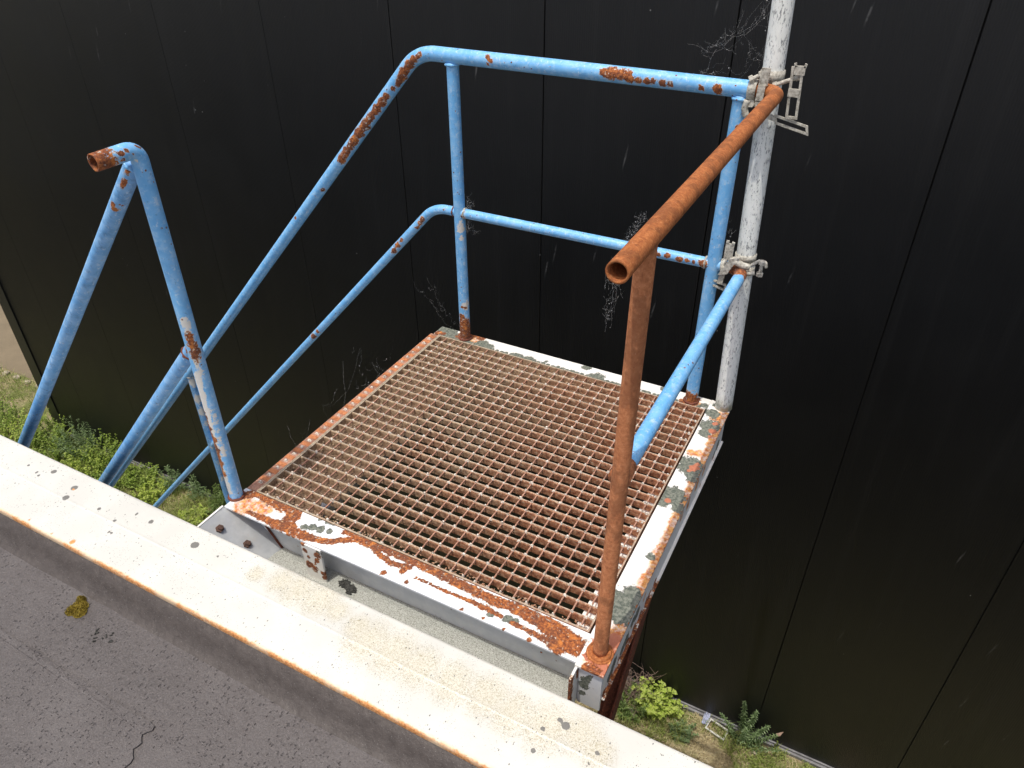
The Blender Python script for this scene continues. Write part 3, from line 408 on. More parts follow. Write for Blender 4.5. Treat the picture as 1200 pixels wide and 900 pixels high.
# ------------------------------------------------------------------ the flat-roofed building in front
FB = thing('flat_roof_building', 'flat roofed building with dark felt roof and white parapet cap in the foreground', 'building', (0, -.2, GZ))
MB().box(-16, 10, -14, -.125, GZ-.01, -.10).build('facade_wall', M['render'], FB)
RZ = -.052        # level of the roof felt
def roof_grid():
    V, F = [], []; xs_ = [-16, -8, -4, -2, -1.4] + [-1.2+.03*i for i in range(94)] + [2, 4, 10]; ys_ = [-14, -7, -3, -2, -1.4] + [-1.2+.03*i for i in range(28)] + [-.381]
    for y in ys_:
        for x in xs_: V.append((x, y, RZ + .0035*noise.noise((x*2.6, y*2.6, 0)) + .0012*noise.noise((x*13, y*13, 4))))
    n = len(xs_)
    for j in range(len(ys_)-1):
        for i in range(n-1): F.append((j*n+i, j*n+i+1, (j+1)*n+i+1, (j+1)*n+i))
    return mesh('roof_felt', V, F, M['roof'], FB, True)
roof_grid()
def upstand():
    V, F = [], []; N_ = 220; prof = [(-.396, RZ-.003), (-.386, RZ+.0012), (-.371, RZ+.010), (-.353, -.024), (-.340, -.006), (-.320, .004)]
    for i in range(N_+1):
        x = -6 + 11*i/N_
        for k, (y, z) in enumerate(prof):
            w = .004*noise.noise((x*5, k*.7, 2)) if k < 5 else 0; V.append((x, y + w, z + w*.5*(0 < k < 5)))
    p = len(prof)
    for i in range(N_):
        for k in range(p-1): F.append((i*p+k, (i+1)*p+k, (i+1)*p+k+1, i*p+k+1))
    mesh('felt_upstand', V, F, M['upstand'], FB, True)
upstand()
# lap sheet on the roof
def lap():
    edge = [(-3, -.556)] + [(-1.3+.05*i, -.556 + .003*noise.noise((i*.9, 0, 0))) for i in range(32)] + [(.292, -.553), (.312, -.557), (.316, -.566), (.309, -.574), (.303, -.583), (.309, -.590), (.318, -.597), (.317, -.606), (.313, -.615), (.320, -.622), (.331, -.630), (.334, -.64), (.331, -.652), (.336, -.67), (.348, -.70), (.347, -.78), (.37, -.9), (.36, -1.6), (-3, -1.6)]
    n = len(edge); z0, z1 = RZ-.008, RZ+.0045
    edge = [(x+.017, y-.007) for x, y in edge]
    V = [(x, y, z0) for x, y in edge] + [(x, y, z1 + .0035*noise.noise((x*2.6, y*2.6, 0))) for x, y in edge]
    F = [(i, (i+1) % n, n+(i+1) % n, n+i)[::-1] for i in range(n)] + [tuple(range(n, 2*n))[::-1]]
    mesh('felt_lap_sheet', V, F, M['roof'], FB)
lap()
def cap(x0, x1, res):
    prof = [(-.107, -.045), (-.107, -.012), (-.1075, .0185), (-.110, .0205)]
    prof += [(-.110 - .006*i, .0205 + .0030*(i/16.5) ) for i in range(1, 17)]           # outer half, rising to the fold
    prof += [(-.2085, .0240), (-.2105, .0241), (-.2125, .0229), (-.216, .0226)]
    prof += [(-.216 - .0054*i, .0226 - .0028*(i/20)) for i in range(1, 20)] + [(-.323, .0200), (-.326, .0180), (-.3262, .010), (-.3262, .003)]
    n = max(2, int((x1-x0)/res)); p = len(prof); V = []
    for i in range(n+1):
        x = x0 + (x1-x0)*i/n
        for k, (y, z) in enumerate(prof): V.append((x, y, z + (.0010*noise.noise((x*3, y*14, 0)) if 3 < k < p-4 else 0)))
    F = [(i*p+k, (i+1)*p+k, (i+1)*p+k+1, i*p+k+1)[::-1] for i in range(n) for k in range(p-1)]
    mb = MB(); mb.v = V; mb.f = [f[::-1] for f in F]
    at = dict(chip=B['cap_chip'], rust=B['cap_rust'], dirt=B['cap_dirt']) if res < .1 else {}
    mb.build('parapet_cap', M['cap'], FB, True, at)
cap(-1.9, 2.1, .006); cap(-6, -1.904, 1); cap(2.104, 6, 1)
# ------------------------------------------------------------------ steel access platform
PF = thing('access_platform', 'white painted steel landing with flaking rust, fixed to the roof edge', 'platform', (.6, .6, -.15))
WH, WW = M['white'], M['white_warm']
MB().gridbox(-.014, 1.1215, 0, .0895, -.006, 0, .005).build('near_flange', WH, PF, attrs=dict(rust=B['near_rust'], lichen=B['near_lichen'], orange=[(.04, .03, 0, .03), (.09, .05, 0, .03), (.2, .03, 0, .02)]))
MB().gridbox(1.1225, 1.195, -.008, 1.150, -.005, .0015, .005).build('side_flange', WW, PF, attrs=dict(lichen=B['right_lichen'], red=B['right_red'], orange=B['right_orange']+[(1.190+.004*noise.noise((i, 0, 0)), .02*i, 0, .015+.010*noise.noise((i*.6, 3, 0))) for i in range(57)], rust=[(1.195, .02*i, 0, .0025+.005*noise.noise((i*.8, 7, 0))) for i in range(57)]+[(1.163, .048, 0, .026), (1.15, .0, 0, .012), (1.17, -.004, 0, .014)]))
MB().gridbox(0, 1.1215, 1.124, 1.186, -.005, 0, .005).build('far_flange', WW, PF, attrs=dict(lichen=B['far_lichen']+[(.03+.02*i, 1.127+.004*noise.noise((i, 3, 0)), 0, .008+.004*noise.noise((i*.7, 1, 0))) for i in range(54)], rust=B['far_rust'], orange=[(.155, 1.145, 0, .025), (.19, 1.15, 0, .02), (1.08, 1.14, 0, .014)]))
MB().gridbox(1.1225, 1.192, 1.1505, 1.186, -.006, .001, .005).build('corner_plate', WW, PF, attrs=dict(lichen=[(1.15, 1.16, 0, .016)], orange=[(1.18, 1.155, 0, .02)]))
MB().gridbox(.055, 1.121, .045, .051, -.15, -.0065, .012).build('channel_web', M['grey_paint'], PF)
MB().box(.0, 1.12, -.118, .0445, -.146, -.1405).build('channel_bottom_flange', M['gravel'], PF)
# grit heaped on the bottom flange
def grit():
    V, F = [], []; n, m_ = 220, 22
    for j in range(m_+1):
        for i in range(n+1):
            x = .125 + .99*i/n; y = -.117 + .158*j/m_
            e = min(1, (m_-j)/3)*min(1, i/4)*min(1, (n-i)/4); V.append((x, y, -.1402 + e*(.0028 + .0035*noise.noise((x*24, y*24, 0)) + .0022*noise.noise((x*90, y*90, 5)))))
    for j in range(m_):
        for i in range(n): F.append((j*(n+1)+i, j*(n+1)+i+1, (j+1)*(n+1)+i+1, (j+1)*(n+1)+i))
    tag(mesh('grit', V, F, M['gravel'], PF, True), kind='stuff')
grit()
def slab(name, Q, t, mat, parent, attrs=None, n=12):
    """plate through the four corners Q with thickness t"""
    Q = [Vector(q) for q in Q]; nr = (Q[1]-Q[0]).cross(Q[3]-Q[0]).normalized()*t; mb = MB()
    for s_ in (0, 1):
        V = [Q[0].lerp(Q[1], i/n).lerp(Q[3].lerp(Q[2], i/n), j/n) - nr*s_ for j in range(n+1) for i in range(n+1)]
        F = [(j*(n+1)+i, j*(n+1)+i+1, (j+1)*(n+1)+i+1, (j+1)*(n+1)+i) for j in range(n) for i in range(n)]
        mb.add(V, F if s_ == 0 else [f[::-1] for f in F])
    for a, b in zip(Q, Q[1:]+Q[:1]): mb.add([a, b, b-nr, a-nr], [(0, 3, 2, 1)])
    return mb.build(name, mat, parent, attrs=attrs)
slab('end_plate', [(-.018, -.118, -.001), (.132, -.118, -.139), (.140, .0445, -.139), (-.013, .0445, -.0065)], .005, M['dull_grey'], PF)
mb = MB().box(-.0225, -.0165, -.118, .0, -.02, .0005); mb.build('end_plate_rim', WW, PF)
MB().tube([(.086, .040, -.050), (.105, .041, -.085), (.140, .041, -.139)], .0035, 8, res=.01).build('weld_seam', M['rust_dark'], PF)
for c in ((.0138, -.0558, -.0306), (.0775, -.0286, -.0894)):
    d = Vector((.68, 0, .73)); c = Vector(c); mb = MB().tube([c - d*.004, c + d*.009], .012, 6); mb.tube([c + d*.009, c + d*.016], .006, 10).build('bolt', M['bolt'], PF)
MB().gridbox(.279, .349, -.004, .0015, -.1395, -.0065, .006).build('stiffener', WW, PF, attrs=dict(rust=[(.29, 0, -.03, .009), (.335, 0, -.03, .012), (.33, 0, -.055, .009), (.30, 0, -.085, .014), (.315, 0, -.095, .012), (.343, 0, -.10, .009), (.343, 0, -.12, .009), (.30, 0, -.055, .006), (.285, 0, -.008, .008), (.32, 0, -.07, .006)], lichen=[(.34, 0, -.02, .008)]))
MB().gridbox(1.1235, 1.1295, -.045, .044, -.145, -.0055, .006).build('end_stiffener', WW, PF, attrs=dict(rust=[(1.126, -.045, z, .014) for z in (-.02, -.045, -.07, -.095, -.12)]+[(1.124, .01, -.03, .02)]))
MB().gridbox(1.1305, 1.1905, -.001, .005, -.150, -.0055, .006).build('beam_end_plate', WH, PF, attrs=dict(lichen=B['end_lichen']+[(1.150, 0, -.05, .012), (1.146, 0, -.075, .012), (1.16, 0, -.03, .006)]))
MB().gridbox(1.1855, 1.1915, .0055, 1.112, -.105, -.0055, .007).build('beam_web', M['fill_lit_cream'], PF, attrs=dict(lichen=B['side_lichen'], orange=B['side_orange'], rust=[(1.19, y, -.103, .013) for y in (.40, .36, .33, .28, .23, .18, .12, .06, .02)]+[(1.19, 1.0, -.1, .01), (1.19, .85, -.1, .008)]))
MB().gridbox(1.135, 1.199, .0055, 1.112, -.1105, -.1055, .02).build('beam_bottom_flange', WW, PF, attrs=dict(rust=[(1.195, y, -.107, .02) for y in (.03, .09, .15, .21, .27, .33, .39)]))
MB().box(.0, 1.12, 1.176, 1.182, -.12, -.0055).build('far_web', WW, PF)
MB().box(-.012, -.006, .09, 1.18, -.12, -.02).build('left_web', M['grey_paint'], PF)
MB().box(1.072, 1.1215, .0925, .68, -.036, -.031).build('grating_ledge', M['fill_lit_cream'], PF); MB().box(1.085, 1.1215, .681, 1.123, -.036, -.031).build('grating_ledge', M['rust_dark'], PF)
MB().box(.0, .034, .0925, 1.123, -.036, -.031).build('grating_ledge', M['rust_dark'], PF)
# diagonal brace, an angle iron running down to the facade
def brace(x, name='brace'):
    d = Vector((0, -.69, -.724)); up = Vector((0, -.724, .69)); a = Vector((x, .46, -.105)); L = .84; mb = MB()
    mb.obox(a + d*L/2 + up*.026, Vector((.003, 0, 0)), d*L/2, up*.026); mb.obox(a + d*L/2 + Vector((-.021, 0, 0)) , Vector((.0245, 0, 0)), d*L/2, up*.003)
    mb.build(name, M['rust_dark'], PF)
brace(1.186); brace(.03)
# ------------------------------------------------------------------ grating
GR = thing('floor_grating', 'square rusty steel grating of the landing, a mesh of bars and thin rods', 'grating', (.57, .6, -.03))
gx = [.977 + .038*j for j in range(-24, 4)]; gy = [.473 + .038*k for k in range(-9, 17)]
def shared(name, me, n_loc, parent, first):
    if first is None: o = link(name, me, parent)
    else: o = first.copy(); COL.objects.link(o)
    return o
base = MB()
def bar_mesh():
    """flat bearing bar on edge with a worn, slightly rolled top"""
    a, b_ = .0346, 1.1118; prof = [(.0026, -.0245), (.0028, -.0070), (.0034, -.0040), (.0024, -.0008), (-.0018, -.0006), (-.0035, -.0034), (-.0036, -.0090), (-.0034, -.0245)]
    n, V = 80, []; p = len(prof)
    for i in range(n+1):
        x = a + (b_-a)*i/n; w = .0009*noise.noise((x*9, 0, 7))
        for k, (y, z) in enumerate(prof): V.append((x, y + w + .0006*noise.noise((x*60, k, 0)), z + .0005*noise.noise((x*70, k*2, 3))))
    mb = MB(); mb.add(V, [(i*p+k, i*p+(k+1) % p, (i+1)*p+(k+1) % p, (i+1)*p+k) for i in range(n) for k in range(p)]); return mb
first = None
for k, y in enumerate(gy):
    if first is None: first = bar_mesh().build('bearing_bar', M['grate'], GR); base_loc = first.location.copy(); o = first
    else: o = first.copy(); COL.objects.link(o); o.parent = GR
    o.location = base_loc + Vector((random.uniform(-.0005, .0005), y + random.uniform(-.0006, .0006), random.uniform(-.0007, .0004)))
first = None
for j, x in enumerate(gx):
    if first is None: first = MB().box(-.0019, .0019, .0968, 1.1162, -.0056, -.0012).build('cross_rod', M['rod'], GR); base_loc = first.location.copy(); o = first
    else: o = first.copy(); COL.objects.link(o); o.parent = GR
    o.location = base_loc + Vector((x + random.uniform(-.0006, .0006), 0, random.uniform(-.0004, .0004)))
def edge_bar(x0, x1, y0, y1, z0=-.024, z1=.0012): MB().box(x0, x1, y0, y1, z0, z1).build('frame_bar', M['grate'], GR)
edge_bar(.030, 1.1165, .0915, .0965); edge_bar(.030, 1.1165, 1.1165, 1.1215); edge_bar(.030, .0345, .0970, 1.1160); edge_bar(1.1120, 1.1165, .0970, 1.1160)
MB().gridbox(-.013, .0235, .0925, 1.1225, -.012, -.002, .02).build('serrated_edge_strip', M['rod'], GR)
first = None
for y in gy:
    if first is None: first = MB().box(-.0115, .0215, -.0085, .0085, -.004, -.0008).build('bar_end', M['rust_post'], GR); bl_ = first.location.copy(); o = first
    else: o = first.copy(); COL.objects.link(o); o.parent = GR
    o.location = bl_ + Vector((0, y+.019, random.uniform(-.0004, .0004)))
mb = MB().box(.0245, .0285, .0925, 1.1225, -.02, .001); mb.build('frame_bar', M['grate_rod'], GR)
kn = MB()
def knot(x, y, s_=1.):
    a = .0050*s_*random.uniform(.6, 1.3); b = .0034*s_*random.uniform(.6, 1.3); h = random.uniform(.0020, .0065); x += random.uniform(-.001, .001); y += random.uniform(-.001, .001)
    V = [(x-a, y-b, -.003), (x+a, y-b, -.003), (x+a, y+b, -.003), (x-a, y+b, -.003), (x-a*.5, y-b*.4, h), (x+a*.4, y-b*.5, h*.8), (x+a*.5, y+b*.4, h), (x-a*.4, y+b*.5, h*.9)]
    kn.add(V, [(0, 1, 5, 4), (1, 2, 6, 5), (2, 3, 7, 6), (3, 0, 4, 7), (4, 5, 6, 7)])
for x in gx:
    for y in gy: knot(x, y)
for y in gy: knot(.005, y, 1.3); knot(1.106, y, .9)
for x in gx: knot(x, .1, .9)
tag(kn.build('weld_knots', M['grate_node'], GR), kind='stuff')
# debris caught in the cells on the far and left side
cr = MB()
for i in range(2600):
    if random.random() < .5: x = random.uniform(.04, 1.1); y = 1.115 - abs(random.gauss(0, .035))
    elif random.random() < .6: x = .04 + abs(random.gauss(0, .05)); y = random.uniform(.1, 1.11)
    else: x = random.uniform(.04, 1.1); y = .1 + abs(random.gauss(0, .012))
    if not (.036 < x < 1.108 and .098 < y < 1.118): continue
    a = random.uniform(.002, .006); z = random.uniform(-.028, -.010); t = random.uniform(0, 3.14)
    u = Vector((math.cos(t), math.sin(t), random.uniform(-.3, .3)))*a; w = Vector((-math.sin(t), math.cos(t), random.uniform(-.3, .3)))*a*.6; c = Vector((x, y, z))
    cr.add([c-u, c+w, c+u, c-w, c+Vector((0, 0, a*.5))], [(0, 1, 4), (1, 2, 4), (2, 3, 4), (3, 0, 4)])
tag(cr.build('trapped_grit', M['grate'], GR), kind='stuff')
# mud caught in the cells of the left and far side
md = MB(); ex = [.034] + gx + [1.112]; ey = [.0965] + gy + [1.1165]
for i in range(len(ex)-1):
    for j in range(len(ey)-1):
        cx, cy = (ex[i]+ex[i+1])/2, (ey[j]+ey[j+1])/2
        f = max((.245 + .03*noise.noise((cy*9, 1, 0)) - cx)*8, (cy - .955 - .02*noise.noise((cx*9, 4, 0)))*8)
        if f < 0: continue
        cov = 1.0; x0, x1, y0, y1 = ex[i], ex[i+1], ey[j], ey[j+1]; n = 5
        z = lambda x, y: -.0205 + .0045*noise.noise((x*60, y*60, 0)) + .003*noise.noise((x*160, y*160, 2))
        V = [(x0+(x1-x0)*a/n, y1-(y1-y0)*cov*c/n, z(x0+(x1-x0)*a/n, y1-(y1-y0)*cov*c/n)) for c in range(n+1) for a in range(n+1)]
        md.add(V, [(c*(n+1)+a, (c+1)*(n+1)+a, (c+1)*(n+1)+a+1, c*(n+1)+a+1) for c in range(n) for a in range(n)])
tag(md.build('caked_mud', M['mud'], GR), kind='stuff')
# ------------------------------------------------------------------ railings
BL = M['blue']
def weld(c, r, parent, mat='rust_dark', w=.005):
    P = [(c[0] + r*math.cos(t*math.pi/9), c[1] + r*math.sin(t*math.pi/9), c[2] + .0015*math.sin(t*2.1)) for t in range(19)]
    MB().tube(P, w, 7).build('weld_bead', M[mat], parent, True)
FR = thing('guardrail', 'blue guardrail along the far side, bending down towards the stair', 'railing', (.6, 1.15, 0))
YR = 1.15; fat = lambda k: dict(rust=B[k], peel=B.get(k+'_peel', []))
xt = .0054; top = [(-3.95, YR, 1.056-1.0654*(3.95+xt))] ; top = arc(top[0], (xt, YR, 1.056), (1.094, YR, 1.050), .15)
MB().tube(top, .0237, 28, .86, .008).build('top_rail', BL, FR, True, dict(rust=B['ftop']+B['fslope']))
mid = arc((-3.95, YR, .530-1.0456*(3.95+.027)), (.027, YR, .530), (1.096, YR, .528), .13)
MB().tube(mid, .0172, 24, .85, .008).build('mid_rail', BL, FR, True, dict(rust=B['fmid']))
MB().tube([(.133, YR, 0), (.136, YR, 1.036)], .0205, 24, 0, .008).build('post', BL, FR, True, fat('fpost'))
MB().tube([(1.058, YR, 0), (1.060, YR, 1.034)], .0215, 24, 0, .008).build('post', BL, FR, True, fat('fpost'))
MB().tube([(-1.668, YR, -.70), (-1.668, YR, -1.93)], .0205, 24, 0, .008).build('post', M['blue_low'], FR, True, fat('fpost'))
MB().tube([(-3.3, YR, -2.50), (-3.3, YR, -3.6)], .0205, 16, 0, .05).build('post', M['blue_low'], FR, True)
weld((.133, YR, .003), .0225, FR); weld((1.058, YR, .003), .0235, FR)
def collar(p, d, r, parent, mat, w=.0042):
    d = Vector(d).normalized(); u = d.orthogonal().normalized(); v = d.cross(u); p = Vector(p)
    P = [p + (u*math.cos(t*math.pi/10) + v*math.sin(t*math.pi/10))*(r + .0012*math.sin(t*2.7)) for t in range(21)]
    MB().tube(P, [w*(1 + .25*math.sin(t*1.9+1)) for t in range(21)], 7).build('weld_bead', mat, parent, True)
collar((.136, YR, 1.030), (0, 0, 1), .0215, FR, BL); collar((1.060, YR, 1.026), (0, 0, 1), .0225, FR, BL)
collar((.112, YR, .530), (1, 0, 0), .0172, FR, M['rust_dark'], .003); collar((.158, YR, .530), (1, 0, 0), .0172, FR, M['coupler'], .0036); collar((1.034, YR, .529), (1, 0, 0), .0172, FR, M['coupler'], .0034)
collar((-1.668, YR, -.745), (0, 0, 1), .0205, FR, M['coupler'], .0036)
SR = thing('stair_handrail', 'blue handrail with open rusty pipe end left of the landing', 'railing', (0, .05, 0))
pb = arc((-.014, .05, -.004), (-.001, .05, 1.047), (-.012, -.052, 1.043), .026)
MB().tube(pb, .0195, 28, .84, .006).build('post', M['blue'], SR, True, dict(rust=B['npost']+B['nbend']+[(-.010, -.045, 1.043, .03), (-.010, -.030, 1.043, .024)], peel=B['npost_peel']))
MB().tube([(-.022, .05, 1.012), (-3.9, .05, .979-1.083*(3.9-.053))], .0205, 26, 0, .012).build('handrail', M['blue_low'], SR, True, dict(rust=B['nstrut']))
MB().tube([(-.008, .05, .531), (-3.9, .05, .507-1.079*(3.9-.031))], .0192, 26, 0, .012).build('mid_rail', M['blue_low'], SR, True, dict(rust=B['nmid']))
MB().tube([(-3.3, .05, -2.50), (-3.3, .05, -3.6)], .0215, 16, 0, .05).build('post', M['blue_low'], SR, True)
weld((-.014, .05, .001), .0215, SR)
collar((-.026, .05, 1.008), (-.68, 0, -.735), .0205, SR, BL, .0036); collar((-.030, .05, .507), (-.68, 0, -.735), .0195, SR, M['rust_dark'], .0036)
RR = thing('side_guardrail', 'rusty side guardrail with open pipe end and a blue middle rail', 'railing', (1.16, .6, 0))
MB().tube(arc((1.166, -.060, 1.057), (1.159, YR, 1.054), (1.093, YR, 1.050), .062), .0192, 28, .80, .02).build('top_rail', M['rust_orange'], RR, True)
MB().tube([(1.163, .050, 0), (1.163, .083, 1.045)], .0178, 24, 0, .02).build('post', M['rust_post'], RR, True)
MB().tube(arc((1.159, .098, .541), (1.153, YR, .530), (1.095, YR, .528), .05), .0185, 24, 0, .007).build('mid_rail', M['blue'], RR, True, dict(rust=B['smid']+[(1.153, 1.10, .53, .03), (1.14, 1.14, .53, .03)], peel=B['smid_peel']))
weld((1.163, .050, .004), .0225, RR, 'rust_orange', .007); weld((1.163, .050, .001), .030, RR, 'rust_orange', .004)
MB().tube([(1.160, .070, .541), (1.159, .120, .541)], [.0235, .0205], 20, 0).build('weld_collar', M['rust_post'], RR, True)
# ------------------------------------------------------------------ stair under the handrails
ST = thing('metal_stair', 'steep steel stair leading down from the left side of the landing', 'stairs', (-2, .6, -2.3))
for y in (.045, 1.150):
    slab('stringer', [(-.02, y, -.14), (-3.97, y, -.14-1.066*3.95), (-3.97, y, -.32-1.066*3.95), (-.02, y, -.32)], .008, M['stair_paint'], ST, n=2)
first = None
for k in range(1, 20):
    if first is None:
        first = MB().box(0, .20, .056, 1.139, -.03, 0).build('tread', M['stair_paint'], ST); bl = first.location.copy(); o = first
    else: o = first.copy(); COL.objects.link(o); o.parent = ST
    o.location = bl + Vector((-.195*k+.016, 0, -.208*k-.10))
# ------------------------------------------------------------------ scaffold pole and couplers
PO = MB().tube([(1.170, 1.160, .0018), (1.112, 1.229, 1.262), (1.035, 1.32, 2.95)], .0288, 32, .88, .03).build('scaffold_pole', M['galv'], None, True)
tag(PO, 'upright grey scaffold pole with flaking surface on the far right corner', 'pole')
def pole_at(z): return Vector((1.170, 1.160, 0)).lerp(Vector((1.112, 1.229, 1.262)), z/1.262)
def loopframe(mb, c, u, v, w, bar=.0035, t=.003):
    """flat slotted plate: an open frame with half axes u, v and thickness along w"""
    c, u, v = map(Vector, (c, u, v)); w = Vector(w).normalized()*t; un, vn = u.normalized(), v.normalized()
    mb.obox(c + u - un*bar, un*bar, v, w); mb.obox(c - u + un*bar, un*bar, v, w)
    mb.obox(c + v - vn*bar, u - un*bar*2, vn*bar, w*.98); mb.obox(c - v + vn*bar, u - un*bar*2, vn*bar, w*.98)
def ring(mb, c, ax, r, w, t=.0035, n=20, a0=0, a1=2*math.pi):
    c, ax = Vector(c), Vector(ax).normalized(); u = ax.orthogonal().normalized(); v = ax.cross(u); V = []; F = []
    for i in range(n+1):
        a = a0 + (a1-a0)*i/n; d = u*math.cos(a) + v*math.sin(a); V += [c + d*r - ax*w, c + d*(r+t) - ax*w, c + d*(r+t) + ax*w, c + d*r + ax*w]
    for i in range(n):
        for k in range(4): F.append((i*4+k, i*4+(k+1) % 4, (i+1)*4+(k+1) % 4, (i+1)*4+k))
    F += [(3, 2, 1, 0), (n*4, n*4+1, n*4+2, n*4+3)]; mb.add(V, F)
def bolt(p0, p1, parent, r=.0048, head=.010):
    p0, p1 = Vector(p0), Vector(p1); d = (p1-p0).normalized(); mb = MB().tube([p0, p1], r, 10)
    mb.tube([p1 - d*.004, p1 + d*.007], head, 6); mb.tube([p0 - d*.002, p0 + d*.008], head, 6); mb.build('bolt', M['coupler'], parent)
axp = Vector((1.112, 1.229, 1.262)) - Vector((1.170, 1.160, 0))
CU = thing('scaffold_coupler', 'upper scaffold coupler with two slotted wedge plates at the rusty rail end', 'clamp', (1.12, 1.19, 1.05))
mb = MB(); ring(mb, pole_at(1.075), axp, .0292, .016); ring(mb, pole_at(1.025), axp, .0292, .010); mb.build('pole_clamp', M['coupler'], CU, True)
mb = MB(); ring(mb, (1.088, 1.15, 1.050), (1, 0, 0), .0242, .011); mb.build('rail_clamp', M['coupler'], CU, True)
mb = MB().obox((1.118, 1.122, 1.092), (.0115, 0, 0), (0, .0025, 0), (.001, 0, .022)).obox((1.115, 1.119, 1.050), (.0095, 0, 0), (0, .003, 0), (.0006, 0, .0205)).obox((1.113, 1.122, 1.024), (.007, 0, 0), (0, .006, 0), (0, 0, .008)); mb.build('strap', M['coupler'], CU)
bolt((1.080, 1.135, 1.078), (1.105, 1.14, 1.092), CU, .006, .011); bolt((1.140, 1.155, 1.066), (1.196, 1.150, 1.092), CU, .0055, .009); bolt((1.092, 1.13, 1.02), (1.092, 1.17, 1.012), CU, .006, .011)
mb = MB().tube([(1.082, 1.13, 1.028), (1.078, 1.13, 1.005), (1.086, 1.13, .985)], .009, 10, 0, .006); mb.build('hook', M['coupler'], CU, True)
mb = MB(); loopframe(mb, (1.198, 1.140, 1.055), (.0155, 0, .0), (-.0045, 0, .065), (0, 1, 0), .0032)
mb.obox((1.200, 1.1385, 1.112), (.0135, 0, 0), (0, .003, 0), (0, 0, .011)); mb.obox((1.196, 1.1385, 1.056), (.0145, 0, 0), (0, .0035, 0), (0, 0, .010))
mb.obox((1.187, 1.1385, 1.124), (.003, 0, .001), (0, .003, 0), (-.001, 0, .005)); mb.obox((1.212, 1.1385, 1.124), (.003, 0, -.001), (0, .003, 0), (.001, 0, .005)); mb.build('wedge_plate', M['coupler'], CU)
mb = MB(); loopframe(mb, (1.205, 1.146, .973), (.046, 0, -.010), (-.003, 0, .0125), (0, 1, 0), .0032); mb.obox((1.150, 1.150, .985), (.012, 0, -.003), (0, .01, 0), (0, 0, .005)); mb.build('wedge_plate', M['coupler'], CU)
CL = thing('scaffold_coupler', 'lower scaffold coupler gripping the end of the blue middle rail', 'clamp', (1.14, 1.17, .53))
mb = MB(); ring(mb, pole_at(.555), axp, .0292, .011); ring(mb, pole_at(.515), axp, .0292, .012); mb.build('pole_clamp', M['coupler'], CL, True)
mb = MB(); ring(mb, (1.094, 1.15, .528), (1, 0, .15), .0200, .009, .005); mb.build('rail_clamp', M['coupler'], CL, True)
mb = MB(); mb.obox((1.104, 1.124, .590), (.0125, 0, 0), (0, .003, 0), (0, 0, .026))
for k in range(3): mb.obox((1.0965+.0075*k, 1.1205, .586), (.0012, 0, 0), (0, .0012, 0), (0, 0, .018))
mb.obox((1.096, 1.124, .619), (.004, 0, .001), (0, .003, 0), (0, 0, .005)); mb.obox((1.113, 1.124, .618), (.004, 0, -.001), (0, .003, 0), (0, 0, .004)); mb.build('wedge_plate', M['coupler'], CL)
mb = MB().obox((1.112, 1.118, .548), (.013, 0, .004), (0, .008, 0), (.014, 0, .030)).obox((1.096, 1.122, .510), (.008, 0, 0), (0, .006, 0), (.003, 0, .028)); mb.build('clamp_jaw', M['coupler'], CL)
mb = MB().tube([(1.128, 1.118, .566), (1.150, 1.12, .556), (1.172, 1.125, .552)], .0105, 10, 0, .006).tube([(1.160, 1.12, .530), (1.190, 1.125, .538)], .007, 10); mb.build('clamp_arm', M['coupler'], CL, True)
bolt((1.204, 1.128, .532), (1.206, 1.128, .572), CL, .0055, .011)
mb = MB().tube([(1.176, 1.126, .560), (1.196, 1.127, .578), (1.216, 1.128, .574), (1.219, 1.128, .560)], .005, 8, 0, .004); mb.build('clamp_hook', M['coupler'], CL, True)
mb = MB(); loopframe(mb, (1.086, 1.135, .470), (.026, 0, -.006), (-.001, 0, .012), (0, 1, 0), .0032); mb.build('wedge_plate', M['coupler'], CL)
# ------------------------------------------------------------------ moss on the roof
def moss():
    V, F = [], []; c0 = [(-.142, -.418, .024), (-.158, -.398, .012), (-.128, -.425, .018), (-.150, -.434, .014)]
    mb = MB()
    for cx, cy, r in [(cx+.023, cy-.008, r) for cx, cy, r in c0]:
        for i in range(int(26000*r)):
            a = random.uniform(0, 2*math.pi); q = r*math.sqrt(random.random()); x, y = cx+q*math.cos(a), cy+q*math.sin(a)
            z = RZ+.001 + .016*max(0, 1-(q/r)**2)*random.uniform(.6, 1.1); d = Vector((random.gauss(0, .5), random.gauss(0, .5), 1)).normalized(); L = random.uniform(.003, .007)
            s_ = Vector((random.uniform(-1, 1), random.uniform(-1, 1), 0)).normalized()*.0012; p = Vector((x, y, z)); mb.add([p-s_, p+s_, p+d*L], [(0, 1, 2)])
    for cx, cy, r in [(cx+.023, cy-.008, r) for cx, cy, r in c0]:
        n = 12; V = [(cx, cy, RZ+.001+.013)] + [(cx+r*.95*k*math.cos(t*math.pi/6), cy+r*.95*k*math.sin(t*math.pi/6), RZ+.0005+.013*(1-k*k)) for k in (.5, 1.0) for t in range(12)]
        F = [(0, 1+t, 1+(t+1) % 12) for t in range(12)] + [(1+t, 13+t, 13+(t+1) % 12, 1+(t+1) % 12) for t in range(12)]; mb.add(V, F)
    tag(mb.build('moss_tuft', M['moss']), 'small yellow green moss tuft lying on the dark felt roof', 'moss')
moss()
mb = MB()
for i in range(15):
    c = Vector((.010 + random.gauss(0, .018), -.455 + random.gauss(0, .013), RZ+.0012)); t = random.uniform(0, 3); L = random.uniform(.0015, .006)
    mb.obox(c, Vector((math.cos(t), math.sin(t), 0))*L, Vector((-math.sin(t), math.cos(t), 0))*.0016, (0, 0, .0015))
tag(mb.build('crumbled_debris', M['debris'], None), 'scatter of dark crumbs on the felt roof right of the moss', 'debris')
mb = MB()
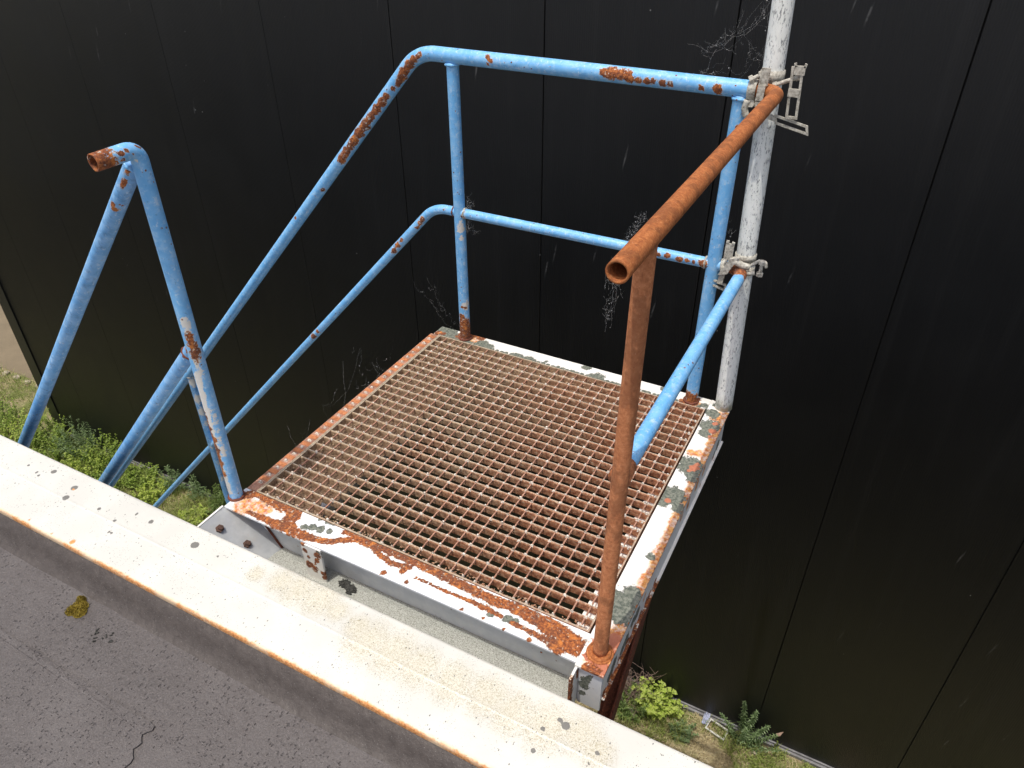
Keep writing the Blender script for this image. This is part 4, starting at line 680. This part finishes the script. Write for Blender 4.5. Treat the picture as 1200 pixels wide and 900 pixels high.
for i in range(60):
    u = random.random(); c = Vector((.388 + .05*u + random.gauss(0, .004), .018 + random.gauss(0, .006) - .012*u, -.134)); t = random.gauss(-.2, .5); L = random.uniform(.004, .011)
    mb.obox(c, Vector((math.cos(t), math.sin(t), random.gauss(0, .2)))*L, Vector((-math.sin(t), math.cos(t), 0))*.002, (0, 0, .002))
tag(mb.build('dead_leaf_scraps', M['debris'], None), 'dark leaf scraps lying in the channel beside the stiffener', 'debris')
# ------------------------------------------------------------------ plants in the gap
def add_leaf(mb, p, d, L, w, droop=.35):
    d = Vector(d).normalized(); s_ = d.cross(Vector((random.gauss(0, .4), random.gauss(0, .4), 1))).normalized()*w
    m_ = p + d*L*.45 + Vector((0, 0, L*.08)); e = p + d*L + Vector((0, 0, -L*droop)); mb.add([p, m_ + s_, e, m_ - s_], [(0, 1, 2, 3)] if random.random() < .5 else [(0, 1, 2), (0, 2, 3)])
def weed(name, label, cat, x, y, r, h, stems, mat, L=.03, w=.011, per=16, group=None, spread=.55, z=GZ, needle=False):
    t = thing(name, label, cat, (x, y, z), group=group); lv, sm = MB(), MB()
    for i in range(stems):
        a = random.uniform(0, 2*math.pi); q = r*.55*math.sqrt(random.random()); p = Vector((x + q*math.cos(a), min(y + q*math.sin(a), YW-.05), z)); hh = h*random.uniform(.45, 1.05)
        d = Vector((math.cos(a)*spread*random.uniform(.2, 1), math.sin(a)*spread*random.uniform(.2, 1), 1)).normalized()
        pts = [p]
        for k in range(6): d = (d + Vector((random.gauss(0, .12), random.gauss(0, .12), -.03))).normalized(); pts.append(pts[-1] + d*hh/6)
        for q_ in pts: q_.y = min(q_.y, YW-.035)
        sm.tube(pts, [.0028*(1-.12*k) for k in range(7)], 4)
        for k in range(per):
            u = (k + random.random())/per; u = .12 + .88*u; f = u*6; i0 = min(5, int(f)); pp = pts[i0].lerp(pts[i0+1], f-i0); b = random.uniform(0, 2*math.pi)
            ax = (pts[i0+1]-pts[i0]).normalized(); side = Vector((math.cos(b), math.sin(b), random.uniform(.0, .7)))
            add_leaf(lv, pp, side, L*random.uniform(.6, 1.25)*(1.1-.5*u if needle else 1), w*random.uniform(.7, 1.2), .15 if needle else .35)
    sm.build('stems', M['leaf_dark'], t); lv.build('leaves', mat, t); return t
lush, dark, yel, blu = M['leaf_lush'], M['leaf_dark'], M['leaf_yellow'], M['leaf_blue']
LG = 'leafy weeds growing along the black wall'
spots = [(-8.9, 3.15, .40, .30, yel, 'yellow green weed clump in front of the sandy path at the left edge'),
         (-7.9, 2.55, .36, .40, lush, 'lush green weed clump beyond the left corner of the black building'),
         (-8.5, 2.95, .40, .35, lush, 'weed clump farthest left beside the sandy path'),
         (-7.35, 2.50, .32, .36, yel, 'bright green weed clump just left of the black building corner'),
         (-7.0, 2.66, .30, .42, lush, 'weed clump in front of the black corner trim'),
         (-6.65, 2.45, .28, .28, lush, 'low weed clump behind the lower end of the left blue handrail'),
         (-6.45, 2.70, .30, .45, blu, 'feathery grey green weed right of the left blue handrail'),
         (-6.1, 2.50, .28, .30, yel, 'bright leafy weed clump between handrail and mound of feathery weed'),
         (-5.95, 2.68, .30, .46, lush, 'tall weed mound against the black wall left of the dark gap'),
         (-5.6, 2.52, .26, .26, lush, 'low green clump just right of the tall weed mound'),
         (-5.35, 2.66, .22, .22, lush, 'small weed clump directly behind the doubled blue rails'),
         (-5.05, 2.56, .22, .20, yel, 'low bright clump right of the doubled blue rails')]
for i, (x, y, r, h, m_, lab) in enumerate(spots):
    n = m_ is blu
    weed('weed_clump', lab, 'weed', x, y, r*1.1, h, 70, m_, .032 if not n else .05, .010 if not n else .004, 19 if not n else 34, LG, .6, needle=n)
weed('weed_clump', 'thin upright weed left of the lower blue rail near the dry grass', 'weed', -4.92, 2.76, .16, .32, 22, blu, .055, .005, 30, LG, .45, needle=True)
weed('feathery_plant', 'green feathery plant against the wall base between the rails and the landing', 'plant', -4.22, 2.76, .16, .36, 20, M['leaf_dark'], .07, .0045, 40, None, .6, needle=True)
weed('feathery_plant', 'smaller feathery sprig left of the feathery plant near the lower rail', 'plant', -4.55, 2.78, .12, .30, 12, M['leaf_blue'], .06, .0045, 34, None, .6, needle=True)
weed('weed_clump', 'low yellow green weed left of the landing corner beside the lower rail', 'weed', -4.35, 2.50, .26, .10, 60, yel, .040, .015, 10, LG, .9)
weed('leafy_bush', 'yellow green leafy bush below the right front corner of the landing', 'bush', .84, 2.71, .14, .28, 46, yel, .044, .021, 13, None, .55)
weed('leafy_sprig', 'small yellow green sprig just right of the leafy bush', 'plant', 1.00, 2.76, .07, .14, 14, yel, .036, .017, 9, None, .6)
weed('weed_clump', 'dull green weed behind the leafy bush under the landing edge', 'weed', .66, 2.62, .20, .22, 40, M['leaf_dark'], .05, .006, 24, LG, .6, needle=True)
weed('weed_clump', 'grey green low weed in the dry grass left of the plastic tray', 'weed', 1.12, 2.60, .12, .12, 26, blu, .035, .005, 22, LG, .7, needle=True)
weed('grass_tuft', 'short green tuft in the dry grass at the bottom right', 'plant', 1.78, 2.62, .14, .10, 30, M['grass_green'], .05, .004, 12, None, .7, needle=True)
weed('grass_tuft', 'thin green tuft beside the zinc strip right of the spiky plant', 'plant', 1.86, 2.78, .05, .12, 9, M['grass_green'], .05, .004, 10, None, .7, needle=True)
weed('grass_tuft', 'green tuft farthest right along the zinc strip', 'plant', 2.12, 2.72, .10, .08, 18, M['grass_green'], .05, .004, 10, None, .7, needle=True)
# spiky plant: a few long shoots covered in needles
def spiky():
    t = thing('spiky_plant', 'spiky grey green plant of leaning shoots against the black wall', 'plant', (1.58, 2.79, GZ)); sm, lv = MB(), MB()
    for dx, dy, h, in ((-.20, -.02, .24), (-.06, .02, .44), (.04, .0, .42), (.15, -.03, .36), (.22, -.04, .30), (.26, -.07, .18), (.0, -.06, .26), (-.10, -.06, .16), (.10, -.05, .24)):
        p = Vector((1.58+dx*.3, 2.79+dy, GZ)); pts = [p + Vector((dx*.75*u**1.2, dy*.2*u, h*(u**.9))) for u in [i/8 for i in range(9)]]
        sm.tube(pts, [.005*(1-.09*k) for k in range(9)], 5)
        n = int(h*330)
        for k in range(n):
            u = .08+.92*k/n; f = u*8; i0 = min(7, int(f)); pp = pts[i0].lerp(pts[i0+1], f-i0); b = k*2.4; L = .060*(1.15-.75*u)*random.uniform(.6, 1.3)
            add_leaf(lv, pp, (math.cos(b), math.sin(b), random.uniform(.2, 1.1)), L, .0050, .25)
    sm.build('stems', M['leaf_dark'], t); lv.build('needles', M['leaf_blue'], t)
    p = Vector((1.80, 2.76, GZ+.26)); MB().add([p, p+Vector((.03, 0, .03)), p+Vector((.045, .01, .09)), p+Vector((.0, .01, .03))], [(0, 1, 2, 3)]).build('withered_leaf', flat('withered_leaf_pink', (.55, .38, .30), .8), t)
spiky()
def twigs():
    mb = MB()
    for i in range(60):
        p = Vector((.60 + random.gauss(0, .05), 2.70 + random.gauss(0, .04), GZ)); d = Vector((random.gauss(.05, .35), random.gauss(.05, .3), 1)).normalized(); pts = [p]; hh = random.uniform(.25, .48)
        for k in range(5): d = (d + Vector((random.gauss(0, .25), random.gauss(0, .2), -.05))).normalized(); q = pts[-1] + d*hh/5; q.y = min(q.y, 2.82); pts.append(q)
        mb.tube(pts, [.0035, .003, .0025, .002, .0016, .001], 4)
        for k in (2, 3, 4):
            e = pts[k] + Vector((random.gauss(0, .05), random.gauss(0, .04), random.uniform(.0, .06))); e.y = min(e.y, 2.83); mb.tube([pts[k], e], [.0018, .001], 4)
    tag(mb.build('dead_bush', M['twig']), 'brown leafless twigs against the wall behind the leafy bush', 'dead bush')
twigs()
# ground cover
def blades(name, n, fx, mat, hmin, hmax, w, lean=.6, kind_label=None):
    V, F = [], []
    for i in range(n):
        q = fx()
        if q is None: continue
        x, y = q; a = random.uniform(0, 2*math.pi); h = random.uniform(hmin, hmax); l = random.uniform(.1, lean)*h*1.6; ww = w*random.uniform(.6, 1.3)
        d = Vector((math.cos(a), math.sin(a), 0)); s_ = Vector((-d.y, d.x, 0))*ww; p = Vector((x, y, GZ)); m_ = p + d*l*.35 + Vector((0, 0, h*.65)); e = p + d*l + Vector((0, 0, h))
        for k in (m_, e): k.y = min(k.y, YW-.03) if k.x > -7.1 else k.y
        b = len(V); V += [p-s_, p+s_, m_+s_*.8, m_-s_*.8, e]; F += [(b, b+1, b+2, b+3), (b+3, b+2, b+4)]
    tag(mesh(name, V, F, mat), kind_label, 'grass', kind='stuff')
def reg_dry():
    x = random.uniform(-5.3, 3.4) if random.random() < .75 else random.uniform(-9, -5); y = random.uniform(2.3, 2.815)
    if random.random() < .12: y = random.uniform(.2, 2.3)
    if noise.noise((x*2.3, y*2.3, 9)) < -.15: return None
    return x, y
def reg_green():
    x = random.uniform(-9.5, 3.4); y = random.uniform(2.2, 2.815)
    if x < -7.2: y = random.uniform(2.0, 3.38)
    if random.random() < .12: y = random.uniform(.2, 2.2)
    k = noise.noise((x*1.9, y*2.4, 3)) + (.25 if x < -4.8 else -.05) + (.12 if .3 < x < 1.3 and y < 2.72 else 0)
    return (x, y) if k > -.02 else None
blades('dry_grass', 26000, reg_dry, M['grass_dry'], .006, .05, .0022, 1.6, 'flattened dry straw covering the soil strip')
blades('green_grass', 34000, reg_green, M['grass_green'], .03, .14, .0026, .9, 'short green grass growing in the soil strip')
# litter and stones in the strip
LF = thing('discarded_tray', 'small off white rectangular plastic tray lying in the dry grass', 'litter', (1.37, 2.74, GZ))
mb = MB(); c, s_ = math.cos(-.22), math.sin(-.22); loopframe(mb, (1.375, 2.745, GZ+.045), (.085*c, .085*s_, 0), (-.048*s_, .048*c, .01), (0, 0, 1), .006, .006); mb.build('rim', M['plastic'], LF)
def rag():
    V, F = [], []; n = 7
    for j in range(n+1):
        for i in range(n+1): V.append((1.245+.10*i/n*.5+.03*noise.noise((i, j, 0)), 2.74+.11*j/n+.02*noise.noise((i, j, 4)), GZ+.05+.04*noise.noise((i*.8, j*.8, 8))))
    for j in range(n):
        for i in range(n): F.append((j*(n+1)+i, j*(n+1)+i+1, (j+1)*(n+1)+i+1, (j+1)*(n+1)+i))
    tag(mesh('plastic_scrap', V, F, M['rag'], None, True), 'crumpled pale blue plastic scrap at the left end of the frame', 'litter')
rag()
def stone(x, y, r, mat, label, group=None):
    bm = bmesh.new(); bmesh.ops.create_icosphere(bm, subdivisions=2, radius=r)
    for v in bm.verts: v.co *= 1 + .35*noise.noise(v.co*(1.6/r) + Vector((x, y, 0))); v.co.z *= .6
    me = bpy.data.meshes.new('stone'); bm.to_mesh(me); bm.free(); me.materials.append(mat); o = bpy.data.objects.new('stone', me); COL.objects.link(o); o.location = (x, y, GZ+r*.25); tag(o, label, 'stone', group)
stone(1.70, 2.73, .038, M['stone'], 'pale stone at the foot of the spiky plant')
stone(.70, 2.60, .045, M['plastic'], 'whitish stone under the right front corner of the landing')
for i, w in enumerate(('first', 'second', 'third', 'fourth', 'fifth', 'sixth', 'seventh')):
    stone(-8.02-.24*i, 3.36 + random.uniform(-.02, .02), random.uniform(.045, .06), M['stone'], 'pinkish edging stone of the sandy path, %s from the black building corner' % w, 'edging stones along the path')
weed('weed_clump', 'small weed growing on the sandy path at the left edge', 'weed', -9.3, 3.75, .25, .35, 50, M['leaf_dark'], .05, .013, 12, LG, .6)
# ------------------------------------------------------------------ cobwebs
def cobweb(label, anchors, n, spread, seed, r=.0002):
    rnd = random.Random(seed); mb = MB(); A = [Vector(a) for a in anchors]
    for i in range(n):
        a, b = rnd.sample(A, 2) if len(A) > 1 else (A[0], A[0]); u, v = rnd.random(), rnd.random()
        g = lambda: Vector((rnd.gauss(0, spread), rnd.gauss(0, spread*.5), rnd.gauss(0, spread)))
        p = a.lerp(b, u) + g(); q = a.lerp(b, v) + g(); k = 8; sag = (q-p).length*rnd.uniform(0, .3); q = p.lerp(q, rnd.uniform(.3, 1))
        pts = [p.lerp(q, j/k) + Vector((rnd.gauss(0, .0028), rnd.gauss(0, .0028), -sag*math.sin(math.pi*j/k) + rnd.gauss(0, .0028))) for j in range(k+1)]
        mb.tube(pts, r*rnd.uniform(.25, .75), 3)
        if rnd.random() < .35:
            c = pts[rnd.randint(1, 7)]; s_ = rnd.uniform(.0004, .0011); mb.obox(c, (s_, 0, 0), (0, s_*.6, 0), (0, 0, s_*.8))
    tag(mb.build('cobweb', M['web']), label, 'cobweb')
cobweb('broad dusty cobweb left of the upper coupler above the blue top rail', [(1.09, 1.17, 1.10), (.90, 1.15, 1.085), (1.06, 1.17, 1.2), (1.10, 1.19, 1.28)], 60, .020, 1, .00015)
cobweb('cobweb hanging beneath the open end of the rusty top rail', [(.755, 1.15, .50), (.735, 1.15, .36), (.73, 1.15, .22)], 60, .016, 2)
cobweb('cobweb on the left side of the rusty rail above the middle rail', [(.79, 1.15, .60), (.83, 1.15, .66), (.77, 1.15, .55)], 34, .010, 3)
cobweb('cobweb at the joint of far left post and middle rail', [(.16, 1.15, .52), (.18, 1.15, .45), (.17, 1.15, .58)], 36, .014, 4)
cobweb('cobweb strung between the stair rails left of the landing', [(-.10, .9, -.18), (-.02, .6, -.10), (-.06, .3, -.12), (-.2, .95, -.05)], 50, .05, 5, .00013)
cobweb('thin cobweb left of the far left post foot', [(-.05, 1.15, .20), (.03, 1.16, .10), (.10, 1.16, .02)], 14, .03, 6, .00013)
cobweb('cobweb around the lower coupler beside the grey pole', [(1.08, 1.17, .62), (1.06, 1.17, .70), (1.07, 1.17, .48)], 40, .018, 7)
